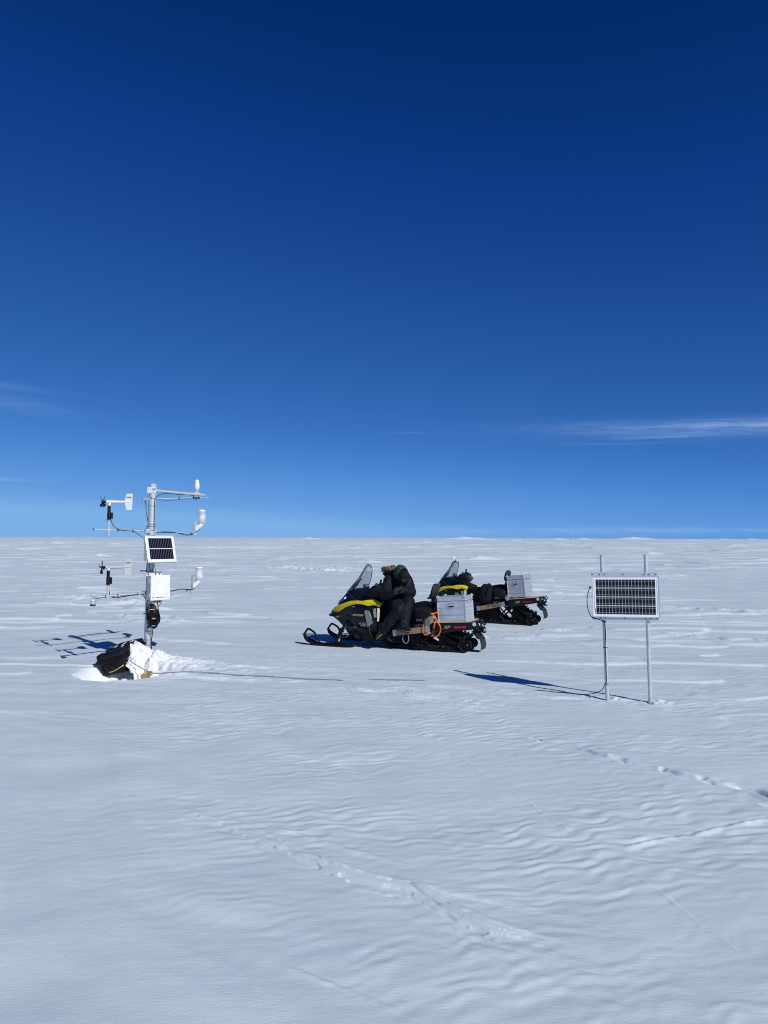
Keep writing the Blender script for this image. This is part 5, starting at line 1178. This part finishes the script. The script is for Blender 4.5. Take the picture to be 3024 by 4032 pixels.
# white logger enclosure
ec = V(0.228, -0.180, 1.047)
er = Matrix((xd, -hn, V(0, 0, 1))).transposed()
def EP(x, d, z): return tuple(ec + xd * x - hn * d + V(0, 0, 1) * z)
en = MB().box(EP(0, 0.105, 0), (0.262, 0.125, 0.338), er).build('enclosure', M['cream'], st_, 0, 0.010, 3)
dr = MB().box(EP(0.004, 0.022, 0), (0.288, 0.044, 0.352), er).build('enclosure_door', M['cream'], en, 0, 0.013, 4)
MB().box(EP(0.0, 0.046, 0), (0.274, 0.006, 0.345), er).build('door_seal', M['alu_dark'], en, 0)
for z in (0.10, -0.10):
    MB().box(EP(-0.142, 0.040, z), (0.008, 0.026, 0.05), er).build('hinge', M['offwhite'], dr, 0, 0.002)
    MB().box(EP(0.150, 0.036, z), (0.010, 0.024, 0.035), er).build('latch', M['offwhite'], dr, 0, 0.002)
for z in (0.188, -0.190):
    MB().box(EP(-0.02, 0.166, z), (0.23, 0.008, 0.06), er).build('mount_flange', M['offwhite'], en, 0, 0.002)
    for x in (-0.11, 0.0, 0.06):
        MB().lathe([(0.010, 0), (0.010, 0.008), (0.005, 0.012)], EP(x, 0.160, z), tuple(hn), 8).build('flange_bolt', M['dk_grey'], en)
fm = frame(EP(0.012, -0.0008, -0.133), xd, (0, 0, 1))
text('lettering', 'CAMPBELL SCIENTIFIC INC.', 0.0145, fm, M['ink'], dr, 0.0004, 0.92, 0, 0.0004)
MB().lathe([(0.0145, 0), (0.0145, 0.0006)], EP(-0.104, 0.0, -0.131), tuple(hn), 20).lathe([(0.0125, 0.0006), (0.0125, 0.0010)], EP(-0.104, 0.0, -0.131), tuple(hn), 20, 1).box(EP(-0.106, -0.0012, -0.131), (0.004, 0.0008, 0.018), er @ Matrix.Rotation(R(25), 3, 'Y')).box(EP(-0.101, -0.0012, -0.131), (0.004, 0.0008, 0.018), er @ Matrix.Rotation(R(25), 3, 'Y')).build('logo', [M['ink'], M['cream']], dr, 0)
MB().box(EP(0.10, -0.0006, -0.085), (0.008, 0.001, 0.014), er).build('lock_mark', M['badge'], dr, 0)
MB().box(EP(0.118, -0.0006, -0.143), (0.040, 0.001, 0.002), er).build('scratch', M['badge'], dr, 0)
MB().tube([EP(0.03, 0.09, -0.168), EP(0.03, 0.09, -0.205)], 0.012, 10).build('cable_gland', M['dk_grey'], en)
for z, l_ in ((1.277, 0.075), (0.677, 0.085)):
    MB().tube([tuple(lean(z) - V(0.03, 0.03, 0)), tuple(lean(z) - V(0.05 + l_, 0.06, 0.004))], 0.009, 8).build('clamp_stud', M['alu_dark'], mast)
# cables along the arms and down the mast
def cable(pts, r=0.0042, k=7, m=None):
    return MB().tube([tuple(q) for q in spline(pts, k)], r, 6).build('cable', m or M['cable'], st_, 60)
cable([(-0.385, -0.435, 2.00), (-0.36, -0.43, 1.93), (-0.31, -0.385, 1.862), (-0.22, -0.30, 1.842), (-0.15, -0.22, 1.833), (-0.10, -0.20, 1.80), (0.0, -0.14, 1.72), (0.05, -0.10, 1.69)])
for k_ in (0, 1):
    o = 0.010 * k_
    cable([(0.60, 0.545, 1.945), (0.595, 0.54, 1.90), (0.56, 0.50, 1.845), (0.50, 0.43, 1.805 - o), (0.42, 0.36, 1.797 - 1.4 * o), (0.30, 0.235, 1.818 + o * 0.3), (0.18, 0.11, 1.820 + o), (0.09, 0.0, 1.822)])
    cable([(0.575, 0.515, 1.10), (0.565, 0.50, 1.04), (0.52, 0.45, 0.985), (0.45, 0.385, 0.978 + o), (0.36, 0.295, 0.985 + 1.2 * o), (0.27, 0.21, 0.972 + o * 0.6), (0.16, 0.10, 0.965)])
    cable([(-0.385, -0.44, 1.02), (-0.375, -0.435, 0.96), (-0.33, -0.39, 0.932 - o), (-0.24, -0.30, 0.938 - 0.6 * o), (-0.14, -0.20, 0.952 - o), (-0.06, -0.125, 0.954), (-0.02, -0.10, 0.92 - o), (0.0, -0.075, 0.86), (0.0, -0.07, 0.75 + 2 * o), (0.012, -0.07, 0.66)])
cable([(-0.53, -0.585, 0.93), (-0.50, -0.56, 0.925), (-0.45, -0.51, 0.935), (-0.40, -0.46, 0.94), (-0.33, -0.39, 0.936)], 0.0035)
cable([(0.52, 0.46, 2.36), (0.44, 0.38, 2.385), (0.36, 0.295, 2.375), (0.25, 0.19, 2.385), (0.16, 0.09, 2.375), (0.105, 0.02, 2.335), (0.085, -0.03, 2.27), (0.083, -0.035, 2.1), (0.082, -0.035, 1.86)])
cable([(0.50, 0.44, 2.340), (0.35, 0.285, 2.305), (0.22, 0.16, 2.285), (0.12, 0.03, 2.29), (0.07, -0.06, 2.30)], 0.003)
cable([(-0.035, -0.06, 2.27), (-0.025, -0.055, 2.12), (-0.008, -0.05, 2.0), (0.0, -0.05, 1.93), (-0.02, -0.05, 1.88), (-0.012, -0.05, 1.78)], 0.005)
cable([(-0.05, -0.075, 2.27), (-0.03, -0.06, 2.15), (0.0, -0.055, 2.0), (0.002, -0.052, 1.85)], 0.003, m=M['grey_cable'])
cable([(0.01, -0.06, 1.42), (-0.005, -0.06, 1.35), (-0.01, -0.06, 1.27), (-0.005, -0.06, 1.18), (0.0, -0.07, 0.98)], 0.0042)
cable([(0.03, -0.06, 1.43), (0.04, -0.065, 1.33), (0.05, -0.065, 1.24), (0.055, -0.075, 1.22)], 0.005)
cable([(0.08, -0.06, 1.43), (0.105, -0.065, 1.36), (0.08, -0.07, 1.28), (0.09, -0.08, 1.22)], 0.004)
cable([(0.10, -0.06, 1.43), (0.075, -0.07, 1.38), (0.115, -0.06, 1.31), (0.112, -0.06, 1.24)], 0.003)
cable([(0.115, -0.10, 0.50), (0.098, -0.09, 0.44), (0.085, -0.06, 0.38), (0.068, -0.04, 0.30), (0.072, -0.045, 0.20), (0.078, -0.05, 0.08)], 0.006)
for p in ((-0.31, -0.37, 1.85), (-0.155, -0.22, 1.843), (0.48, 0.43, 1.808), (0.20, 0.14, 2.41), (0.36, 0.31, 2.403), (0.34, 0.28, 2.325), (-0.305, -0.36, 0.957), (-0.425, -0.48, 0.95), (-0.10, -0.155, 0.963), (0.44, 0.385, 0.973)):
    MB().lathe([(0.016, -0.004), (0.0185, 0), (0.016, 0.004)], p, tuple(DIR), 12).tube([p, (p[0], p[1] - 0.01, p[2] - 0.032)], 0.0028, 5).build('arm_cable_tie', M['cable'], st_, 40)

# ------------------------------------------------------------------ coil of spare cable hung under the enclosure
co = thing('cable_coil', 'coil of spare black cable tied up under the white enclosure', 'cable', (SX + 0.098, SY - 0.115, 0.815))
rg = random.Random(11)
lp_ = MB()
for i in range(28):
    w_ = 0.058 + 0.046 * rg.random(); h_ = 0.20 + 0.125 * rg.random() if i > 3 else 0.16 + 0.05 * i; ox = rg.uniform(-0.010, 0.014); oy = rg.uniform(-0.03, 0.02)
    pts = []
    for a in np.linspace(0, 2 * math.pi, 29)[:-1]:
        v_ = (1 - math.cos(a)) / 2
        pts.append((ox + 0.022 * v_ + w_ * math.sin(a) * (0.38 + 0.80 * v_), oy - 0.012 * math.sin(a * 2 + i), -0.01 - h_ * v_ - rg.uniform(0, 0.002)))
    lp_.tube(pts, 0.0056, 6, closed=True)
lp_.build('cable_loops', M['cable'], co, 60)
lp2 = MB()
for i in range(11):
    x0 = -0.055 + 0.012 * i
    lp2.tube([tuple(q) for q in spline([(x0 * 0.3, -0.01, 0.0), (x0 * 0.9, -0.035, -0.05), (x0 * 1.2, -0.04, -0.12), (x0 * 1.1, -0.035, -0.19)], 5)], 0.0075, 6)
lp2.build('cable_bundle', M['cable'], co, 60)
for x0, mm in ((-0.034, M['yellow_strap']), (0.05, M['offwhite'])):
    MB().tube([tuple(q) for q in spline([(x0 * 0.5, -0.040, -0.02), (x0 * 1.1, -0.052, -0.075), (x0 * 0.9, -0.05, -0.12)], 4)], 0.0030, 5).build('tie_tail', M['tag'], co)
ribbon([(-0.055, -0.028, -0.068), (0.0, -0.056, -0.072), (0.055, -0.04, -0.066), (0.075, -0.02, -0.05)], (0, 0, 1), 0.008, 0.003).build('zip_tie', M['offwhite'], co, 0)
MB().tube([tuple(q) for q in spline([(0.03, -0.02, 0.03), (0.055, -0.02, 0.085), (0.075, -0.02, 0.06), (0.085, -0.02, -0.04), (0.10, -0.02, -0.12)], 5)], 0.006, 6).build('cable_end', M['cable'], co)
MB().tube([tuple(q) for q in spline([(0.145, -0.01, 0.06), (0.125, -0.015, 0.02), (0.10, -0.02, -0.02), (0.09, -0.02, -0.04)], 4)], 0.004, 6).build('cable_end', M['cable'], co)

# ------------------------------------------------------------------ black equipment case half dug into the snow
cs_ = thing('equipment_case', 'black hard plastic equipment case lying tilted in the dug snow', 'case', (-3.755, 9.70, -0.125))
cx = V(0.348, -0.081, 0.0915).normalized(); cy0 = V(0.093, 0.53, 0.085); cy = (cy0 - cx * cy0.dot(cx)).normalized(); cz = cx.cross(cy)
cq = Matrix((cx, cy, cz)).transposed()
CW, CL, CH = 0.405, 0.60, 0.305
class K(MB):
    def build(s, *a, **k):
        s.v = [tuple(cq @ V(*v)) for v in s.v]; return MB.build(s, *a, **k)
hb_ = CH * 0.70
K().loft([[(x0, y0, z), (CW - x0, y0, z), (CW - x0, CL - y0, z), (x0, CL - y0, z)] for x0, y0, z in ((0.022, 0.022, 0.0), (0.010, 0.010, hb_ * 0.5), (0.004, 0.004, hb_))]).build('case_body', M['caseblack'], cs_, 0, 0.022, 4)
K().loft([[(x0, y0, z), (CW - x0, y0, z), (CW - x0, CL - y0, z), (x0, CL - y0, z)] for x0, y0, z in ((0.004, 0.004, hb_ + 0.004), (0.008, 0.008, CH - 0.02), (0.020, 0.020, CH))]).build('case_lid', M['caseblack'], cs_, 0, 0.020, 4)
K().box((CW / 2, CL / 2, hb_ + 0.002), (CW + 0.016, CL + 0.016, 0.022)).build('rim', M['black'], cs_, 0, 0.005)
for i in range(4):
    K().box((0.06 + i * 0.082, 0.006, hb_ * 0.55), (0.020, 0.014, hb_ * 0.75)).build('end_rib', M['caseblack'], cs_, 0, 0.005)
for i in range(6):
    K().box((CW - 0.004, 0.07 + i * 0.085, hb_ * 0.5), (0.014, 0.024, hb_ * 0.75)).build('side_rib', M['caseblack'], cs_, 0, 0.005)
for i in range(3):
    K().box((CW / 2 - 0.10 + i * 0.10, CL * 0.5, CH + 0.002), (0.05, CL * 0.8, 0.008)).build('lid_rib', M['caseblack'], cs_, 0, 0.004)
for y in (0.14, 0.42):
    K().box((CW + 0.008, y, hb_ - 0.004), (0.018, 0.05, 0.07)).build('latch', M['black'], cs_, 0, 0.004)
K().tube([(0.10, -0.006, hb_ * 0.78), (0.11, -0.030, hb_ * 0.66), (0.26, -0.030, hb_ * 0.66), (0.27, -0.006, hb_ * 0.78)], 0.011, 8).build('carry_handle', M['black'], cs_, 40)
K().tube([(0.06, 0.30, CH + 0.004), (0.055, 0.30, CH + 0.055)], [0.014, 0.009], 8).ball((0.055, 0.30, CH + 0.055), 0.011, None, 8, 6).build('cable_plug', M['black'], cs_, 40)
for px, py in ((0.11, 0.05), (0.13, 0.055), (0.21, 0.05), (0.25, 0.06), (0.34, 0.14), (0.33, 0.17), (0.36, 0.16)):
    K().ball((px, py, CH + 0.003), (0.006, 0.005, 0.004), None, 8, 6).build('screw', M['badge'], cs_)
o = K().tube([tuple(q) for q in spline([(0.15, -0.012, hb_ * 0.26), (0.22, -0.026, hb_ * 0.27), (0.33, -0.015, hb_ * 0.40), (0.375, 0.02, hb_ * 0.48), (0.40, 0.06, hb_ * 0.55)], 5)], 0.0062, 6).build('yellow_tie', M['yellow_strap'], cs_, 60)
# drifted snow lying on the lid and the flank of the case
def lump_mesh(name, fn, nu, nv, label):
    vs = [fn(i / (nu - 1), j / (nv - 1)) for i in range(nu) for j in range(nv)]
    mb = MB(); mb.add(vs, [(i * nv + j, i * nv + j + 1, (i + 1) * nv + j + 1, (i + 1) * nv + j) for i in range(nu - 1) for j in range(nv - 1)])
    return mb
co_ = V(-3.755, 9.70, -0.125)
def case_w(x, y, z): return co_ + cq @ V(x, y, z)
snow_m = mat('dug_snow', (0.80, 0.825, 0.84), 0.8, spec=0.12, var=0.02, vscale=8, bump=0.35, bscale=60)
def bank(u, v):
    # runs along the right flank of the case; v from the snow floor up to the lid edge
    y = -0.06 + u * 0.66
    top = case_w(CW - 0.05 + 0.07 * (1 - u) + 0.03 * float(gn(np.array([u * 7]), np.array([0.3]), 5)[0]), y, CH * (0.24 + 0.68 * float(ss(0.10, 0.50, np.array([u]))[0])) + 0.012 + 0.030 * float(gn(np.array([u * 9]), np.array([1.3]), 6)[0]))
    if u > 0.62: top = case_w(CW + 0.02, y, CH * (1.08 - 1.7 * (u - 0.62)))
    bot = top + V(0.20 + 0.05 * u, -0.16, 0); bot.z = -0.26
    p = top.lerp(bot, v ** 1.1)
    w_ = math.sin(math.pi * min(1, v * 1.05))
    n_ = float(gn(np.array([u * 8 + 2]), np.array([v * 7]), 7)[0]) + 0.6 * float(gn(np.array([u * 21]), np.array([v * 17 + 4]), 8)[0]) + 0.3 * float(gn(np.array([u * 45]), np.array([v * 40 + 4]), 9)[0])
    p += V(0.05 * w_, -0.035 * w_, 0.055 * w_) + V(0.022, -0.012, 0.020) * n_ * (0.35 + w_)
    return tuple(p)
o = lump_mesh('b', bank, 70, 48, '').build('snow_bank', snow_m, None, 60)
tag(o, 'white shovelled snow heaped along the side of the black case', 'snow bank', None, 'stuff')
dust = MB(); rg = random.Random(4)
for cx_, cy_, lx, ly in ((0.12, 0.33, 0.014, 0.07), (0.21, 0.40, 0.012, 0.10), (0.10, 0.09, 0.035, 0.012), (0.27, 0.26, 0.010, 0.05), (0.31, 0.45, 0.02, 0.08)):
    a_ = [(cx_ + lx * math.cos(t_) * rg.uniform(0.6, 1.1), cy_ + ly * math.sin(t_) * rg.uniform(0.6, 1.1)) for t_ in np.linspace(0, 2 * math.pi, 13)[:-1]]
    dust.loft([[tuple(case_w(x, y, CH + 0.004)) for x, y in a_], [tuple(case_w(cx_ + (x - cx_) * 0.6, cy_ + (y - cy_) * 0.6, CH + 0.010)) for x, y in a_]])
tag(dust.build('snow_dusting', snow_m, None, 60), 'thin patches of snow lying on the lid of the black case', 'snow', None, 'stuff')
# black hose looping out of the snow beside the mast
o = MB().tube([tuple(q) for q in spline([(SX - 0.02, SY - 0.13, 0.245), (SX - 0.08, SY - 0.16, 0.265), (SX - 0.135, SY - 0.22, 0.235), (SX - 0.145, SY - 0.28, 0.165), (SX - 0.11, SY - 0.33, 0.10), (SX - 0.04, SY - 0.37, 0.055), (SX + 0.04, SY - 0.40, 0.03)], 6)], 0.011, 8).tube([tuple(q) for q in spline([(SX - 0.02, SY - 0.12, 0.235), (SX - 0.09, SY - 0.15, 0.245), (SX - 0.12, SY - 0.22, 0.205), (SX - 0.125, SY - 0.29, 0.14), (SX - 0.10, SY - 0.33, 0.10)], 6)], 0.007, 8).build('black_hose', M['cable'], None, 60)
tag(o, 'thick black hose curving out of the snow between case and mast', 'hose')
# wooden post with a short beam and a metal stub
wp = thing('wooden_post', 'half buried wooden post with a short yellow beam on top', 'post', (-3.06, 9.30, -0.22))
MB().box((0.018, 0.05, 0.085), (0.045, 0.05, 0.20)).build('post', M['oldwood'], wp, 0, 0.003)
MB().box((0.008, 0.09, 0.204), (0.074, 0.28, 0.044), Matrix.Rotation(R(2), 3, 'Z')).build('beam', M['timber'], wp, 0, 0.003)
MB().lathe([(0.017, 0), (0.017, 0.056), (0.012, 0.058)], (0.006, 0.03, 0.224), (0.05, 0, 1), 14).build('metal_stub', M['galv'], wp, 40)
# long grey cable: from the case over the post and away along the snow
gp = [(-3.73, 9.88, 0.258), (-3.653, 9.86, 0.262), (-3.573, 9.80, 0.236), (-3.425, 9.68, 0.153), (-3.31, 9.58, 0.108), (-3.164, 9.45, 0.070), (-3.061, 9.36, 0.050), (-2.939, 9.27, 0.026)]
for x, y in ((-2.80, 9.20), (-2.68, 9.20), (-2.45, 9.255), (-2.15, 9.22), (-1.80, 9.165), (-1.46, 9.10), (-1.2, 9.04), (-0.97, 8.99), (-0.75, 8.975), (-0.55, 8.955), (-0.42, 8.95)):
    gp.append((x, y, gz(x, y) + 0.010 - (0.03 if x > -0.5 else 0)))
tag(MB().tube([tuple(q) for q in spline(gp, 6)], 0.0055, 7).build('ground_cable', M['grey_cable'], None, 60), 'long grey cable running from the black case across the snow', 'cable')
gp = []
for x, y, dz in ((-0.30, 8.95, -0.03), (-0.15, 8.945, 0.006), (0.0, 8.94, 0.008), (0.25, 8.945, 0.007), (0.5, 8.95, 0.006), (0.62, 8.95, -0.03)): gp.append((x, y, gz(x, y) + dz))
tag(MB().tube([tuple(q) for q in spline(gp, 6)], 0.0055, 7).build('ground_cable', M['grey_cable'], None, 60), 'short stretch of grey cable surfacing in the snow below the snowmobile', 'cable')

# ------------------------------------------------------------------ solar panel on two posts
b1, b2 = V(2.438, 7.952, 0), V(2.856, 7.815, 0)
sv = thing('solar_panel_stand', 'large solar panel bolted on two galvanised pipes in the snow', 'solar panel', tuple((b1 + b2) / 2))
td = (b2 - b1).normalized(); nd = V(td.y, -td.x, 0)
mid_ = (b1 + b2) / 2
def W2(t, n_, z): return tuple(b1 - mid_ + td * t + nd * n_ + V(0, 0, z))
tl = (b2 - b1).length
for t0, t1_, h_ in ((0.0, -0.047, 1.563), (tl, tl - 0.033, 1.573)):
    pt = MB().tube([W2(t0 + (t0 - t1_) * 0.15, 0, -0.18), W2(t0, 0, 0), W2(t1_, 0, h_)], 0.0205, 20).build('post', M['galv'], sv, 40)
    MB().lathe([(0.0207, 0), (0.0207, 0.004), (0.012, 0.0045)], W2(t1_, 0, h_), (0, 0, 1), 20).build('post_end', M['alu_dark'], pt, 40)
for z0, z1, w0 in ((1.333, 1.378, -0.160), (0.862, 0.905, -0.150)):
    o = [W2(w0, 0.026, z0), W2(w0 + 0.683, 0.026, z0 + 0.016), W2(w0 + 0.683, 0.026, z1 + 0.012), W2(w0, 0.026, z1)]
    rl_ = MB().prism([tuple(V(*p) + nd * 0.006) for p in o], [tuple(V(*p) - nd * 0.004) for p in o]).build('mounting_rail', M['alu'], sv, 0, 0.002)
    zc = z0 + (z1 - z0) * 0.5
    for t_ in ((0.012, 0.09, 0.14, 0.335, 0.55, 0.60, 0.668)):
        MB().lathe([(0.0062, 0), (0.0062, 0.005), (0.004, 0.007)], W2(w0 + t_, 0.033, zc + 0.02 * t_), tuple(nd), 10).build('rail_bolt', M['dk_grey'], rl_, 30)
up_ = V(0, 0, 1) - td * 0.018
root, PP, rot = cells_panel(sv, W2(0.197, 0.066, 1.122), td + V(0, 0, 0.020), up_, 0.690, 0.444, 0.032, 18, 4, 0.042, 0.036, 0.034, 0.0042, 0.009, (0.30, -0.30), 'solar_module', None, 0.009)
MB().box(PP(0.322, 0.0, -0.0012), (0.0016, 0.36, 0.001), rot).box(PP(-0.322, 0.02, -0.0012), (0.0016, 0.32, 0.001), rot).build('edge_line', M['badge'], root, 0)
MB().box(PP(-0.312, -0.155, -0.0012), (0.006, 0.05, 0.001), rot).build('print_mark', M['badge'], root, 0)
def scable(pts, r=0.0042):
    return MB().tube([tuple(q) for q in spline(pts, 7)], r, 6).build('cable', M['cable'], sv, 60)
scable([W2(-0.152, 0.03, 1.215), W2(-0.175, 0.04, 1.205), W2(-0.200, 0.045, 1.12), W2(-0.202, 0.045, 1.03), W2(-0.185, 0.045, 0.945), W2(-0.15, 0.045, 0.887), W2(-0.09, 0.04, 0.868), W2(-0.03, 0.03, 0.845), W2(-0.016, 0.025, 0.80), W2(-0.012, 0.025, 0.68), W2(-0.016, 0.025, 0.57), W2(-0.010, 0.025, 0.40), W2(-0.008, 0.025, 0.20), W2(-0.02, 0.03, 0.165), W2(-0.075, 0.02, 0.085)] + [tuple(V(x, y, gz(x, y) + 0.006) - mid_) for x, y in ((2.28, 8.18), (2.15, 8.27), (2.0, 8.33), (1.8, 8.40))] + [tuple(V(1.6, 8.47, gz(1.6, 8.47) - 0.02) - mid_)])
MB().lathe([(0.006, -0.012), (0.012, -0.01), (0.012, 0.01), (0.006, 0.012)], W2(-0.172, 0.035, 1.212), tuple(td), 12).build('cable_gland', M['badge'], root, 40)
for t_, z in ((-0.026, 0.842), (-0.017, 0.560), (-0.006, 0.166)):
    MB().lathe([(0.0225, -0.004), (0.0245, 0), (0.0225, 0.004)], W2(t_, 0, z), (0, 0, 1), 18).build('cable_tie', M['cable'], sv, 40)

# ------------------------------------------------------------------ marker poles out on the plain
def pole(px, py, h_, r_, label, flag):
    x, y = gpt(px, py)
    t = thing('marker_pole', label, 'marker pole', (x, y, gz(x, y) - 0.1), 0, 'thin marker poles far out on the snow')
    MB().tube([(0, 0, 0), (0, 0, h_ + 0.1)], r_, 8).build('pole', M['alu_dark'], t)
    if flag: MB().box((0.12, 0, h_ - 0.05), (0.22, 0.03, 0.22)).build('flag', M['offwhite'], t, 0)
pole(2246, 2151, 2.55, 0.022, 'thin far marker pole with a pale flag at its top', True)
pole(2066, 2138, 2.6, 0.03, 'bare thin marker pole standing far out near the horizon', False)
